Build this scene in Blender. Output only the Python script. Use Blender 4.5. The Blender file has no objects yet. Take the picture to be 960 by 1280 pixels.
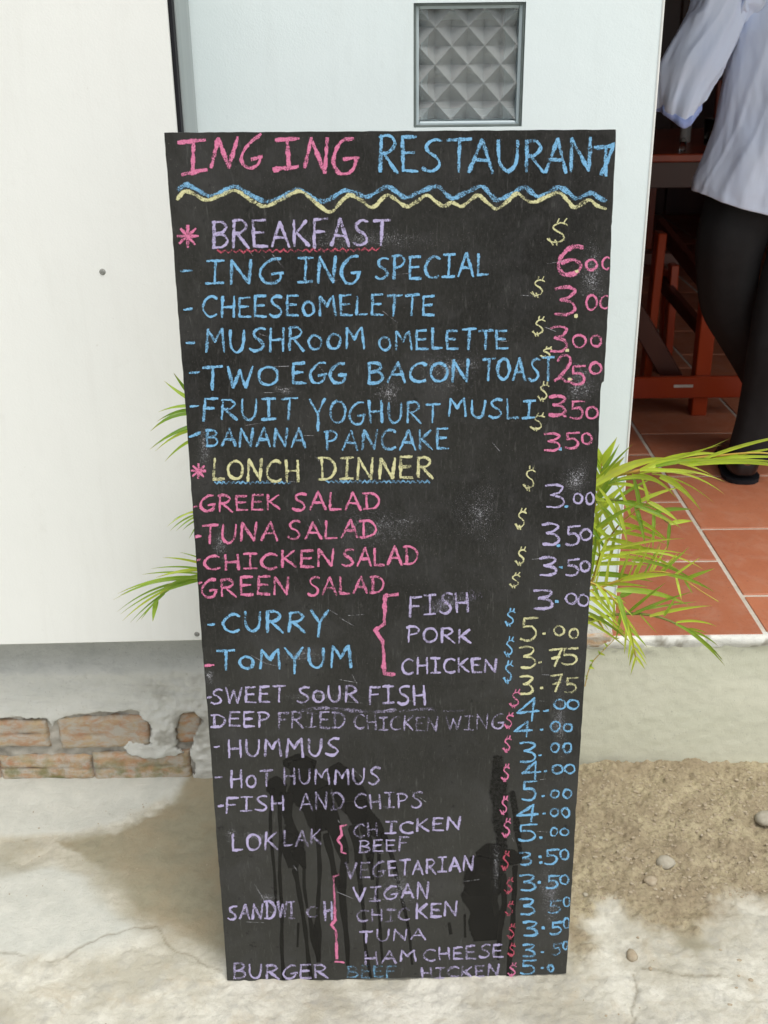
import bpy, bmesh, math, random
import numpy as np
from mathutils import Vector, Matrix
random.seed(7); RNG = np.random.RandomState(11)
SC = bpy.context.scene; COL = SC.collection

# ------------------------------------------------------------------ camera, sky, sun, exposure
F = 1400.0                       # focal length in pixels of the 960x1280 photograph
PITCH = math.atan(610.0/F); ROLL = -0.0118
CAMP = Vector((0, 0, 1.69))
fw = Vector((0, math.cos(PITCH), -math.sin(PITCH)))
u0 = Vector((0, math.sin(PITCH), math.cos(PITCH))); r0 = Vector((1, 0, 0))
RT = (r0*math.cos(ROLL) + u0*math.sin(ROLL)).normalized()
UP = (u0*math.cos(ROLL) - r0*math.sin(ROLL)).normalized()
cam = bpy.data.cameras.new("camera"); camo = bpy.data.objects.new("camera", cam); COL.objects.link(camo)
m = Matrix((RT, UP, -fw)).transposed().to_4x4(); m.translation = CAMP; camo.matrix_world = m
cam.sensor_fit = 'VERTICAL'; cam.sensor_height = 24; cam.sensor_width = 24; cam.lens = F/1280*24
cam.clip_start = 0.05; cam.clip_end = 500
cam.dof.use_dof = True; cam.dof.focus_distance = 1.95; cam.dof.aperture_fstop = 6.3
SC.camera = camo
SC.render.resolution_x = 768; SC.render.resolution_y = 1024
SUN_EL, SUN_AZ = 66, 150          # degrees; azimuth clockwise from +Y: behind the camera, to its right
w = bpy.data.worlds.new("World"); SC.world = w; w.use_nodes = True
nt = w.node_tree; bg = nt.nodes['Background']
sky = nt.nodes.new('ShaderNodeTexSky'); sky.sky_type = 'NISHITA'; sky.sun_disc = False
sky.sun_elevation = math.radians(SUN_EL); sky.sun_rotation = math.radians(SUN_AZ)
sky.dust_density = 3.0; sky.air_density = 1.0
hs = nt.nodes.new('ShaderNodeHueSaturation'); hs.inputs['Saturation'].default_value = 0.30
nt.links.new(sky.outputs[0], hs.inputs['Color']); nt.links.new(hs.outputs[0], bg.inputs[0])
bg.inputs[1].default_value = 0.14
sd = bpy.data.lights.new("sun", 'SUN'); sd.energy = 1.5; sd.angle = math.radians(24); sd.color = (1, .95, .86)
so = bpy.data.objects.new("sun", sd); COL.objects.link(so)
az, el = math.radians(SUN_AZ), math.radians(SUN_EL)
sdir = Vector((math.sin(az)*math.cos(el), math.cos(az)*math.cos(el), math.sin(el)))
so.rotation_euler = (-sdir).to_track_quat('-Z', 'Y').to_euler(); so.location = sdir*10
SC.view_settings.view_transform = 'Standard'; SC.view_settings.look = 'None'
SC.view_settings.exposure = 0.30; SC.view_settings.gamma = 1
SC.cycles.max_bounces = 10; SC.cycles.transparent_max_bounces = 24; SC.cycles.transmission_bounces = 10

# ------------------------------------------------------------------ helpers
def ray(px, py): return fw + RT*((px-480)/F) + UP*((640-py)/F)
def at(px, py, Y):                       # point of the vertical plane y = Y seen at a pixel
    d = ray(px, py); return CAMP + d*(Y/d.y)
def atz(px, py, z=0.0):
    d = ray(px, py); return CAMP + d*((z-CAMP.z)/d.z)
def tag(o, label=None, cat=None, group=None, kind=None):
    if label: o['label'] = label
    if cat: o['category'] = cat
    if group: o['group'] = group
    if kind: o['kind'] = kind
    return o
def empty(name, loc, label=None, cat=None, group=None):
    o = bpy.data.objects.new(name, None); COL.objects.link(o); o.location = loc; o.empty_display_size = .1
    return tag(o, label, cat, group)
def wloc(o):
    v = Vector((0, 0, 0))
    while o is not None: v = v + o.location; o = o.parent
    return v
def mesh_obj(name, verts, faces, mat, parent=None, smooth=False, attrs=None, loc=None):
    """verts in world coordinates; every object sits unrotated under its parent"""
    base = wloc(parent) if parent is not None else Vector((0, 0, 0))
    o_loc = Vector(loc) - base if loc is not None else Vector((0, 0, 0))
    org = np.array(base + o_loc)
    me = bpy.data.meshes.new(name)
    me.from_pydata((np.asarray(verts, dtype=float)-org).tolist(), [], faces if isinstance(faces, list) else faces.tolist())
    if attrs:
        for k, a in attrs.items():
            at_ = me.attributes.new(k, 'FLOAT', 'POINT'); at_.data.foreach_set('value', np.asarray(a, dtype=np.float32))
    if smooth: me.polygons.foreach_set('use_smooth', [True]*len(me.polygons))
    me.materials.append(mat); me.update()
    o = bpy.data.objects.new(name, me); COL.objects.link(o); o.location = o_loc
    if parent is not None: o.parent = parent
    return o
def bm_obj(name, bm, mat, parent=None, smooth=False, loc=None):
    bmesh.ops.recalc_face_normals(bm, faces=bm.faces)
    vs = [v.co[:] for v in bm.verts]; bm.verts.index_update()
    fs = [[v.index for v in f.verts] for f in bm.faces]; bm.free()
    return mesh_obj(name, vs, fs, mat, parent, smooth, None, loc)
def bbox(bm, x0, x1, y0, y1, z0, z1, bev=0, rot=None, seg=1):
    r = bmesh.ops.create_cube(bm, size=1); vs = r['verts']
    for v in vs:
        v.co = Vector(((x0+x1)/2+v.co.x*(x1-x0), (y0+y1)/2+v.co.y*(y1-y0), (z0+z1)/2+v.co.z*(z1-z0)))
    if bev:
        es = list({e for v in vs for e in v.link_edges})
        bmesh.ops.bevel(bm, geom=es, offset=bev, segments=seg, affect='EDGES')
def box(name, x0, x1, y0, y1, z0, z1, mat, parent=None, bev=0, seg=1):
    bm = bmesh.new(); bbox(bm, x0, x1, y0, y1, z0, z1, bev, None, seg); return bm_obj(name, bm, mat, parent)
def bar(bm, a, b, wx, wy, bev=.003):
    a, b = Vector(a), Vector(b); d = b-a; L = d.length
    tmp = bmesh.new(); bbox(tmp, -wx/2, wx/2, -wy/2, wy/2, 0, L, bev)
    q = d.to_track_quat('Z', 'Y')
    me = bpy.data.meshes.new('t'); bmesh.ops.transform(tmp, matrix=Matrix.Translation(a) @ q.to_matrix().to_4x4(), verts=tmp.verts)
    tmp.to_mesh(me); tmp.free(); bm.from_mesh(me); bpy.data.meshes.remove(me)
def barobj(name, a, b, wx, wy, mat, parent):
    bm = bmesh.new(); bar(bm, a, b, wx, wy); return bm_obj(name, bm, mat, parent)
def lathe(name, prof, c, mat, parent=None, n=24, smooth=True):
    vs, fs = [], []
    for r, z in prof:
        for k in range(n):
            a = 2*math.pi*k/n; vs.append((c[0]+r*math.cos(a), c[1]+r*math.sin(a), c[2]+z))
    for i in range(len(prof)-1):
        for k in range(n):
            fs.append([i*n+k, i*n+(k+1) % n, (i+1)*n+(k+1) % n, (i+1)*n+k])
    return mesh_obj(name, vs, fs, mat, parent, smooth)

_lat = RNG.rand(256, 256)
def vnoise(x, y):
    xi = np.floor(x).astype(int); yi = np.floor(y).astype(int); fx = x-xi; fy = y-yi
    fx = fx*fx*(3-2*fx); fy = fy*fy*(3-2*fy)
    a = _lat[xi % 256, yi % 256]; b = _lat[(xi+1) % 256, yi % 256]; c = _lat[xi % 256, (yi+1) % 256]; d = _lat[(xi+1) % 256, (yi+1) % 256]
    return (a*(1-fx)+b*fx)*(1-fy) + (c*(1-fx)+d*fx)*fy - .5
def fbm(x, y, s, octv=4, seed=0):
    x = np.asarray(x, float); y = np.asarray(y, float); r = 0; amp = 1
    for k in range(octv):
        r = r + amp*vnoise(x*s+17.3*k+seed*5.1+100, y*s+9.7*k+seed*3.3+100); s *= 2.03; amp *= .5
    return r
def polydist(X, Y, poly):
    """signed distance, positive inside"""
    inside = np.zeros(X.shape, bool); dist = np.full(X.shape, 1e9); n = len(poly)
    for i in range(n):
        x1, y1 = poly[i]; x2, y2 = poly[(i+1) % n]
        c = ((y1 > Y) != (y2 > Y)) & (X < (x2-x1)*(Y-y1)/((y2-y1) if y2 != y1 else 1e-12)+x1); inside ^= c
        dx, dy = x2-x1, y2-y1; t = np.clip(((X-x1)*dx+(Y-y1)*dy)/(dx*dx+dy*dy+1e-12), 0, 1)
        dist = np.minimum(dist, np.hypot(X-(x1+t*dx), Y-(y1+t*dy)))
    return np.where(inside, dist, -dist)
def linedist(X, Y, pts):
    dist = np.full(X.shape, 1e9)
    for (x1, y1), (x2, y2) in zip(pts[:-1], pts[1:]):
        dx, dy = x2-x1, y2-y1; t = np.clip(((X-x1)*dx+(Y-y1)*dy)/(dx*dx+dy*dy+1e-12), 0, 1)
        dist = np.minimum(dist, np.hypot(X-(x1+t*dx), Y-(y1+t*dy)))
    return dist
def sstep(a, b, x): t = np.clip((x-a)/(b-a), 0, 1); return t*t*(3-2*t)

# ------------------------------------------------------------------ materials
def mat(name): 
    m = bpy.data.materials.new(name); m.use_nodes = True
    return m, m.node_tree, m.node_tree.nodes['Principled BSDF']
def nn(nt, t, **k):
    n = nt.nodes.new(t)
    for a, v in k.items():
        if a in n.inputs.keys() if hasattr(n.inputs, 'keys') else False: n.inputs[a].default_value = v
        else: setattr(n, a, v)
    return n
def noise(nt, vec, scale, detail=4, rough=.55, dist=0):
    n = nt.nodes.new('ShaderNodeTexNoise'); n.inputs['Scale'].default_value = scale; n.inputs['Detail'].default_value = detail
    n.inputs['Roughness'].default_value = rough; n.inputs['Distortion'].default_value = dist
    nt.links.new(vec, n.inputs['Vector']); return n.outputs['Fac']
def ramp(nt, fac, stops):
    r = nt.nodes.new('ShaderNodeValToRGB'); e = r.color_ramp.elements
    while len(e) < len(stops): e.new(.5)
    for i, (p, c) in enumerate(stops):
        e[i].position = p; e[i].color = (c, c, c, 1) if isinstance(c, (int, float)) else (*c, 1)
    nt.links.new(fac, r.inputs[0]); return r.outputs[0]
def mix(nt, fac, a, b, mode='MIX'):
    m = nt.nodes.new('ShaderNodeMix'); m.data_type = 'RGBA'; m.blend_type = mode
    for s, v in ((0, fac), (6, a), (7, b)):
        if hasattr(v, 'is_linked'): nt.links.new(v, m.inputs[s])
        elif s == 0: m.inputs[0].default_value = v
        else: m.inputs[s].default_value = (*v, 1)
    return m.outputs[2]
def math_(nt, op, a, b=None, clamp=False):
    m = nt.nodes.new('ShaderNodeMath'); m.operation = op; m.use_clamp = clamp
    for i, v in enumerate((a, b)):
        if v is None: continue
        if hasattr(v, 'is_linked'): nt.links.new(v, m.inputs[i])
        else: m.inputs[i].default_value = v
    return m.outputs[0]
def bump(nt, h, bsdf, dist=.002, strength=1, prev=None):
    b = nt.nodes.new('ShaderNodeBump'); b.inputs['Distance'].default_value = dist; b.inputs['Strength'].default_value = strength
    nt.links.new(h, b.inputs['Height'])
    if prev is not None: nt.links.new(prev, b.inputs['Normal'])
    if bsdf is not None: nt.links.new(b.outputs[0], bsdf.inputs['Normal'])
    return b.outputs[0]
def objco(nt): return nt.nodes.new('ShaderNodeTexCoord').outputs['Object']
def attr(nt, name):
    a = nt.nodes.new('ShaderNodeAttribute'); a.attribute_name = name; return a.outputs['Fac']
def vscale(nt, v, s):
    m = nt.nodes.new('ShaderNodeVectorMath'); m.operation = 'MULTIPLY'; nt.links.new(v, m.inputs[0]); m.inputs[1].default_value = s; return m.outputs[0]
def orand(nt): return nt.nodes.new('ShaderNodeObjectInfo').outputs['Random']

def simple(name, c1, c2, scale=8, rough=.6, bmp=.0005, bscale=120, stretch=(1, 1, 1), rand=0.0, metallic=0, detail=5):
    m, nt, b = mat(name); co = objco(nt); v = vscale(nt, co, stretch)
    f = ramp(nt, noise(nt, v, scale, detail), [(.3, 0.0), (.7, 1.0)])
    c = mix(nt, f, c1, c2)
    if rand:
        r = math_(nt, 'MULTIPLY_ADD', orand(nt), rand); r.node.inputs[2].default_value = 1-rand/2
        cb = nt.nodes.new('ShaderNodeCombineColor'); [nt.links.new(r, cb.inputs[i]) for i in range(3)]
        c = mix(nt, 1.0, c, cb.outputs[0], 'MULTIPLY')
    nt.links.new(c, b.inputs['Base Color']); b.inputs['Roughness'].default_value = rough; b.inputs['Metallic'].default_value = metallic
    if bmp: bump(nt, noise(nt, v, bscale, 4), b, bmp)
    return m

M = {}
M['panel'] = simple('cream_panel', (.79, .805, .755), (.82, .835, .79), 2.0, .55, .0003, 300)
M['wall'] = simple('pale_blue_paint', (.67, .755, .76), (.71, .79, .79), 1.7, .5, .0004, 200)
M['jamb'] = simple('grey_paint_wood', (.28, .32, .32), (.40, .44, .44), 14, .45, .0006, 90, (1, 1, .06))
M['dark'] = simple('rubber_and_gap_shade', (.006, .006, .010), (.010, .010, .014), 5, .95)
M['screw'] = simple('dull_steel', (.30, .31, .29), (.16, .16, .14), 300, .5, .0002)
M['wood'] = simple('red_brown_lacquer', (.31, .032, .007), (.42, .055, .011), 6, .28, .0003, 60, (1, 1, .12), .25)
M['darkwood'] = simple('dark_stained_wood', (.05, .012, .008), (.08, .02, .012), 5, .35, .0003, 60, (1, 1, .12))
M['roomwall'] = simple('brown_room_wall', (.10, .045, .028), (.14, .065, .04), 3, .6)
M['ceiling'] = simple('ceiling_board', (.10, .06, .045), (.13, .08, .06), 3, .7)
M['roof'] = simple('roof_sheet', (.35, .33, .3), (.4, .38, .35), 3, .7)
M['trouser'] = simple('black_cloth', (.007, .007, .008), (.011, .011, .012), 30, .9, .0006, 260)
M['shoe'] = simple('black_leather', (.012, .012, .013), (.02, .02, .022), 30, .32, .0004, 120)
M['skin'] = simple('brown_skin', (.33, .17, .10), (.38, .20, .12), 12, .5, .0003, 200)
M['hair'] = simple('black_hair', (.012, .010, .009), (.02, .017, .015), 60, .4, .001, 200, (1, 1, .2))
M['stem'] = simple('green_stem', (.14, .20, .03), (.24, .22, .04), 12, .5, .0006, 80, (1, 1, .2))
M['ply_back'] = simple('raw_plywood', (.30, .20, .11), (.38, .27, .16), 6, .6, .0005, 60, (1, 1, .1))

def shirt_mat():
    m, nt, b = mat('light_blue_shirt_cotton'); co = objco(nt)
    f = noise(nt, vscale(nt, co, (1, 1, .35)), 9, 3)
    c = mix(nt, ramp(nt, f, [(.3, 0.), (.7, 1.)]), (.64, .74, .95), (.70, .79, .95))
    weave = noise(nt, vscale(nt, co, (1, 1, .05)), 900, 1)
    c = mix(nt, math_(nt, 'MULTIPLY', weave, .35), c, (.68, .70, .80))
    nt.links.new(c, b.inputs['Base Color']); b.inputs['Roughness'].default_value = .85
    n1 = bump(nt, noise(nt, vscale(nt, co, (1, 1, .3)), 11, 3, .5, .8), None, .006, .7)
    bump(nt, weave, b, .0003, .6, n1)
    return m
M['shirt'] = shirt_mat()

def paint(name, c1, c2, dirt, rough=.5):
    m, nt, b = mat(name); co = nt.nodes.new('ShaderNodeNewGeometry').outputs['Position']
    c = mix(nt, ramp(nt, noise(nt, co, 2.2, 5, .6), [(.3, 0.), (.7, 1.)]), c1, c2)
    c = mix(nt, ramp(nt, noise(nt, vscale(nt, co, (1, 1, .14)), 22, 6, .7, .3), [(.50, 0.), (.80, .22)]), c, dirt)
    c = mix(nt, ramp(nt, noise(nt, co, 75, 4, .6), [(.70, 0.), (.76, .5)]), c, dirt)
    c = mix(nt, ramp(nt, noise(nt, co, 9, 7, .75, 1.2), [(.60, 0.), (.72, .20)]), c, dirt)
    nt.links.new(c, b.inputs['Base Color'])
    nt.links.new(ramp(nt, noise(nt, co, 12, 5), [(.3, rough-.08), (.7, rough+.12)]), b.inputs['Roughness'])
    n1 = bump(nt, noise(nt, co, 7, 4), None, .003, .5)
    bump(nt, noise(nt, co, 260, 4, .6), b, .0004, .8, n1)
    return m
M['panel'] = paint('cream_panel', (.83, .85, .82), (.86, .875, .845), (.68, .68, .64))
M['wall'] = paint('pale_blue_paint', (.765, .86, .87), (.80, .885, .895), (.62, .68, .67))
def tile_mat():
    m, nt, b = mat('terracotta_tile'); co = nt.nodes.new('ShaderNodeNewGeometry').outputs['Position']
    f = ramp(nt, noise(nt, co, 5, 6, .6), [(.3, 0.), (.7, 1.)])
    c = mix(nt, f, (.41, .135, .068), (.50, .185, .095))
    f2 = ramp(nt, noise(nt, co, 19, 7, .7, .6), [(.48, 0.), (.7, .45)])
    c = mix(nt, f2, c, (.50, .27, .19))
    f3 = ramp(nt, noise(nt, co, 120, 5, .7), [(.58, 0.), (.72, .6)])
    c = mix(nt, f3, c, (.20, .075, .05))
    r = math_(nt, 'MULTIPLY_ADD', orand(nt), .30); r.node.inputs[2].default_value = .83
    cb = nt.nodes.new('ShaderNodeCombineColor'); [nt.links.new(r, cb.inputs[i]) for i in range(3)]
    c = mix(nt, 1.0, c, cb.outputs[0], 'MULTIPLY')
    nt.links.new(c, b.inputs['Base Color'])
    nt.links.new(ramp(nt, noise(nt, co, 14, 5), [(.3, .42), (.7, .62)]), b.inputs['Roughness'])
    bump(nt, noise(nt, co, 60, 6, .65), b, .0010)
    return m
M['tile'] = tile_mat()
M['grout'] = simple('pale_grout', (.52, .48, .40), (.66, .61, .53), 30, .9, .001, 220)

def cement_mat(name, cols, stain, bscale=70, bd=.0025):
    m, nt, b = mat(name); co = nt.nodes.new('ShaderNodeNewGeometry').outputs['Position']
    c = mix(nt, ramp(nt, noise(nt, vscale(nt, co, (1, 1, 2.2)), 4.5, 8, .62), [(.32, 0.), (.68, 1.)]), cols[0], cols[1])
    c = mix(nt, ramp(nt, noise(nt, vscale(nt, co, (1, 1, 3)), 17, 7, .7, .4), [(.5, 0.), (.75, .55)]), c, cols[2])
    c = mix(nt, ramp(nt, noise(nt, co, 130, 4, .7), [(.62, 0.), (.74, .5)]), c, stain)
    c = mix(nt, attr(nt, 'dirt'), c, stain)
    nt.links.new(c, b.inputs['Base Color']); b.inputs['Roughness'].default_value = .9
    n1 = bump(nt, noise(nt, co, bscale, 8, .7), None, bd)
    bump(nt, noise(nt, co, 420, 4, .6), b, .0008, 1, n1)
    return m
M['plaster'] = cement_mat('old_lime_plaster', ((.68, .69, .64), (.80, .80, .75), (.50, .505, .48)), (.27, .25, .20))
M['render'] = cement_mat('smooth_cement_render', ((.61, .625, .50), (.69, .695, .57), (.54, .55, .45)), (.17, .17, .16), 45, .0012)
M['mortar'] = cement_mat('rough_mortar', ((.50, .48, .42), (.60, .57, .50), (.38, .36, .31)), (.24, .22, .18), 60, .005)

def brick_mat():
    m, nt, b = mat('weathered_clay_brick'); co = nt.nodes.new('ShaderNodeNewGeometry').outputs['Position']
    c = mix(nt, ramp(nt, noise(nt, co, 22, 5, .6), [(.35, 0.), (.65, 1.)]), (.47, .235, .125), (.52, .38, .215))
    c = mix(nt, math_(nt, 'MULTIPLY', orand(nt), .25), c, (.48, .42, .32))
    c = mix(nt, ramp(nt, noise(nt, vscale(nt, co, (1, 1, 2)), 26, 6, .7, .3), [(.40, 0.), (.60, .9)]), c, (.50, .475, .41))
    zc = nt.nodes.new('ShaderNodeSeparateXYZ'); nt.links.new(co, zc.inputs[0])
    low = nt.nodes.new('ShaderNodeMapRange'); nt.links.new(zc.outputs[2], low.inputs[0])
    low.inputs[1].default_value = .11; low.inputs[2].default_value = .03; low.inputs[3].default_value = 0; low.inputs[4].default_value = 1
    moss = math_(nt, 'MULTIPLY', low.outputs[0], ramp(nt, noise(nt, co, 26, 5), [(.46, 0.), (.6, .8)]))
    c = mix(nt, moss, c, (.19, .20, .07))
    c = mix(nt, attr(nt, 'dirt'), c, (.07, .055, .045))
    nt.links.new(c, b.inputs['Base Color']); b.inputs['Roughness'].default_value = .92
    bump(nt, noise(nt, co, 160, 6, .7), b, .0025)
    return m
M['brick'] = brick_mat()

def ground_mat():
    m, nt, b = mat('worn_concrete_and_soil'); co = nt.nodes.new('ShaderNodeNewGeometry').outputs['Position']
    n_big = noise(nt, co, 5, 8, .65); n_mid = noise(nt, co, 24, 8, .68, .3); n_fine = noise(nt, co, 130, 6, .7)
    conc = mix(nt, ramp(nt, n_big, [(.40, 0.), (.60, 1.)]), (.47, .445, .36), (.70, .685, .60))
    conc = mix(nt, ramp(nt, noise(nt, co, 11, 7, .7, .6), [(.52, 0.), (.66, .6)]), conc, (.48, .42, .31))
    conc = mix(nt, ramp(nt, n_mid, [(.48, 0.), (.66, .7)]), conc, (.42, .41, .36))
    conc = mix(nt, ramp(nt, n_fine, [(.60, 0.), (.74, .6)]), conc, (.36, .30, .21))
    soilv = ramp(nt, noise(nt, co, 8, 5, .6), [(.38, 0.), (.62, 1.)])
    smooth = mix(nt, ramp(nt, n_mid, [(.3, 0.), (.7, 1.)]), (.50, .51, .46), (.60, .60, .54))
    c = mix(nt, attr(nt, 'slab'), conc, smooth)
    soil = mix(nt, ramp(nt, n_mid, [(.3, 0.), (.68, 1.)]), (.30, .25, .155), (.52, .455, .30))
    soil = mix(nt, ramp(nt, n_fine, [(.48, 0.), (.66, .75)]), soil, (.17, .13, .085))
    soil = mix(nt, ramp(nt, noise(nt, co, 300, 4, .7), [(.58, 0.), (.72, .7)]), soil, (.55, .48, .36))
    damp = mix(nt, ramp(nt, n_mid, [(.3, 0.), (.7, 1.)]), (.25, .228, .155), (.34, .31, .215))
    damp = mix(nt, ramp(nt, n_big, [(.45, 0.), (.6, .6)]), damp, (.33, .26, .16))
    soil = mix(nt, math_(nt, 'MULTIPLY', soilv, .55), soil, (.24, .185, .12))
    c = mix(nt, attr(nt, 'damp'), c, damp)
    c = mix(nt, attr(nt, 'soil'), c, soil)
    c = mix(nt, attr(nt, 'crack'), c, (.20, .17, .11))
    nt.links.new(c, b.inputs['Base Color']); b.inputs['Roughness'].default_value = .95
    n1 = bump(nt, n_mid, None, .006, .8)
    n2 = bump(nt, n_fine, None, .0025, .9, n1)
    bump(nt, noise(nt, co, 420, 4, .7), b, .0014, 1, n2)
    return m
M['ground'] = ground_mat()
M['stone'] = simple('pebble_stone', (.33, .30, .235), (.46, .43, .35), 60, .8, .001, 200)
M['grit'] = simple('grit', (.30, .24, .16), (.46, .40, .30), 60, .9, .0005, 200)

def board_mat():
    m, nt, b = mat('blackboard_paint'); co = objco(nt)
    sp = nt.nodes.new('ShaderNodeSeparateXYZ'); nt.links.new(co, sp.inputs[0])
    big = noise(nt, co, 3.2, 6, .6); mid = noise(nt, co, 13, 6, .65, .5)
    mr = nt.nodes.new('ShaderNodeMapRange'); nt.links.new(sp.outputs[2], mr.inputs[0])
    mr.inputs[1].default_value = .95; mr.inputs[2].default_value = .15; mr.inputs[3].default_value = .0; mr.inputs[4].default_value = .62
    washed = math_(nt, 'ADD', mr.outputs[0], math_(nt, 'MULTIPLY', ramp(nt, big, [(.35, 0.), (.7, 1.)]), .5), True)
    c = mix(nt, washed, (.0115, .0115, .0105), (.048, .0485, .043))
    haze = ramp(nt, mid, [(.48, 0.), (.74, .34)])
    c = mix(nt, haze, c, (.075, .074, .078))
    grain = ramp(nt, noise(nt, vscale(nt, co, (1, 1, .45)), 260, 6, .8, .2), [(.42, .0), (.75, .40)])
    c = mix(nt, grain, c, (.062, .060, .057))
    scr = ramp(nt, noise(nt, vscale(nt, co, (1, 1, .16)), 190, 5, .7, .3), [(.58, 0.), (.76, .55)])
    c = mix(nt, scr, c, (.11, .11, .105))
    pits = ramp(nt, noise(nt, co, 420, 3, .6), [(.66, 0.), (.74, .8)])
    c = mix(nt, pits, c, (.13, .12, .11))
    dk = ramp(nt, noise(nt, co, 45, 5, .7), [(.62, 0.), (.72, .75)])
    c = mix(nt, dk, c, (.010, .010, .010))
    nt.links.new(c, b.inputs['Base Color'])
    nt.links.new(ramp(nt, mid, [(.3, .42), (.7, .62)]), b.inputs['Roughness'])
    b.inputs['Specular IOR Level'].default_value = .18
    n1 = bump(nt, noise(nt, vscale(nt, co, (1, 1, .25)), 120, 6, .7), None, .0006, .8)
    bump(nt, noise(nt, co, 500, 4, .6), b, .0003, .8, n1)
    return m
M['board'] = board_mat()
def wet_mat():
    m, nt, b = mat('wet_black_streak'); co = objco(nt)
    c = mix(nt, ramp(nt, noise(nt, co, 30, 4), [(.3, 0.), (.7, 1.)]), (.004, .004, .004), (.009, .009, .008))
    nt.links.new(c, b.inputs['Base Color']); b.inputs['Roughness'].default_value = .42; b.inputs['Specular IOR Level'].default_value = .3
    a = attr(nt, 'cover'); n = noise(nt, co, 150, 5, .7)
    al = math_(nt, 'ADD', math_(nt, 'MULTIPLY', a, 2.2), math_(nt, 'SUBTRACT', n, 1.0))
    al = ramp(nt, al, [(.0, 0.), (.35, .88)])
    nt.links.new(al, b.inputs['Alpha'])
    return m
M['wet'] = wet_mat()
def chalk_mat(name, col):
    m, nt, b = mat(name); co = objco(nt)
    d = attr(nt, 'cover')
    n = noise(nt, co, 560, 4, .8); n2 = noise(nt, co, 60, 3, .6)
    g = math_(nt, 'ADD', math_(nt, 'MULTIPLY', n, .86), math_(nt, 'MULTIPLY', n2, .14))
    v = math_(nt, 'ADD', math_(nt, 'MULTIPLY', d, .40), math_(nt, 'SUBTRACT', g, .735))
    al = ramp(nt, math_(nt, 'ADD', v, .0, True), [(.0, 0.), (.13, .95)])
    nt.links.new(al, b.inputs['Alpha'])
    pale = tuple(c*.75+.25*max(col) for c in col)
    c = mix(nt, ramp(nt, n, [(.4, 0.), (.7, 1.)]), tuple(x*.86 for x in col), pale)
    nt.links.new(c, b.inputs['Base Color']); b.inputs['Roughness'].default_value = 1; b.inputs['Specular IOR Level'].default_value = 0.05
    return m
CH = {'pink': chalk_mat('pink_chalk', (.74, .17, .36)), 'blue': chalk_mat('blue_chalk', (.17, .48, .80)),
      'lilac': chalk_mat('lilac_chalk', (.50, .44, .72)), 'cream': chalk_mat('cream_chalk', (.72, .70, .36)),
      'red': chalk_mat('red_chalk', (.52, .055, .11)), 'white': chalk_mat('white_chalk', (.5, .5, .55))}

def leaf_mat(name, c1, c2, c3):
    m, nt, b = mat(name); co = nt.nodes.new('ShaderNodeNewGeometry').outputs['Position']
    c = mix(nt, math_(nt, 'MULTIPLY', orand(nt), 1.0), c1, c2)
    c = mix(nt, ramp(nt, noise(nt, co, 22, 4), [(.45, 0.), (.7, .7)]), c, c3)
    tipc = ramp(nt, attr(nt, 'along'), [(.80, 0.), (1.0, .75)])
    c = mix(nt, tipc, c, (.42, .30, .08))
    rib = ramp(nt, attr(nt, 'rib'), [(.72, 0.), (1.0, .45)])
    c = mix(nt, rib, c, (.45, .50, .14))
    nt.links.new(c, b.inputs['Base Color']); b.inputs['Roughness'].default_value = .38
    tr = nt.nodes.new('ShaderNodeBsdfTranslucent'); nt.links.new(c, tr.inputs[0])
    ms = nt.nodes.new('ShaderNodeMixShader'); ms.inputs[0].default_value = .38
    nt.links.new(b.outputs[0], ms.inputs[1]); nt.links.new(tr.outputs[0], ms.inputs[2])
    nt.links.new(ms.outputs[0], nt.nodes['Material Output'].inputs[0])
    return m
M['leafY'] = leaf_mat('yellow_green_leaf', (.48, .64, .04), (.62, .74, .08), (.54, .55, .06))
M['leafG'] = leaf_mat('green_leaf', (.15, .31, .02), (.34, .52, .04), (.40, .54, .05))
M['rach'] = simple('yellow_leaf_stalk', (.42, .34, .04), (.50, .28, .05), 18, .45, .0004, 90)

def glass_mat(name, cloudy=0):
    m, nt, b = mat(name)
    b.inputs['Base Color'].default_value = (.93, .97, .96, 1) if not cloudy else (.90, .95, .95, 1); b.inputs['Roughness'].default_value = .04
    b.inputs['Transmission Weight'].default_value = 1-cloudy; b.inputs['IOR'].default_value = 1.45
    return m
M['glass'] = glass_mat('clear_glass'); M['blockglass'] = glass_mat('pressed_block_glass', .22)
M['milky'] = simple('milky_glass_side', (.42, .50, .53), (.48, .56, .58), 8, .2, .0002)
M['reveal'] = simple('dark_joint', (.10, .125, .12), (.16, .19, .18), 30, .6, .0005)

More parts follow.
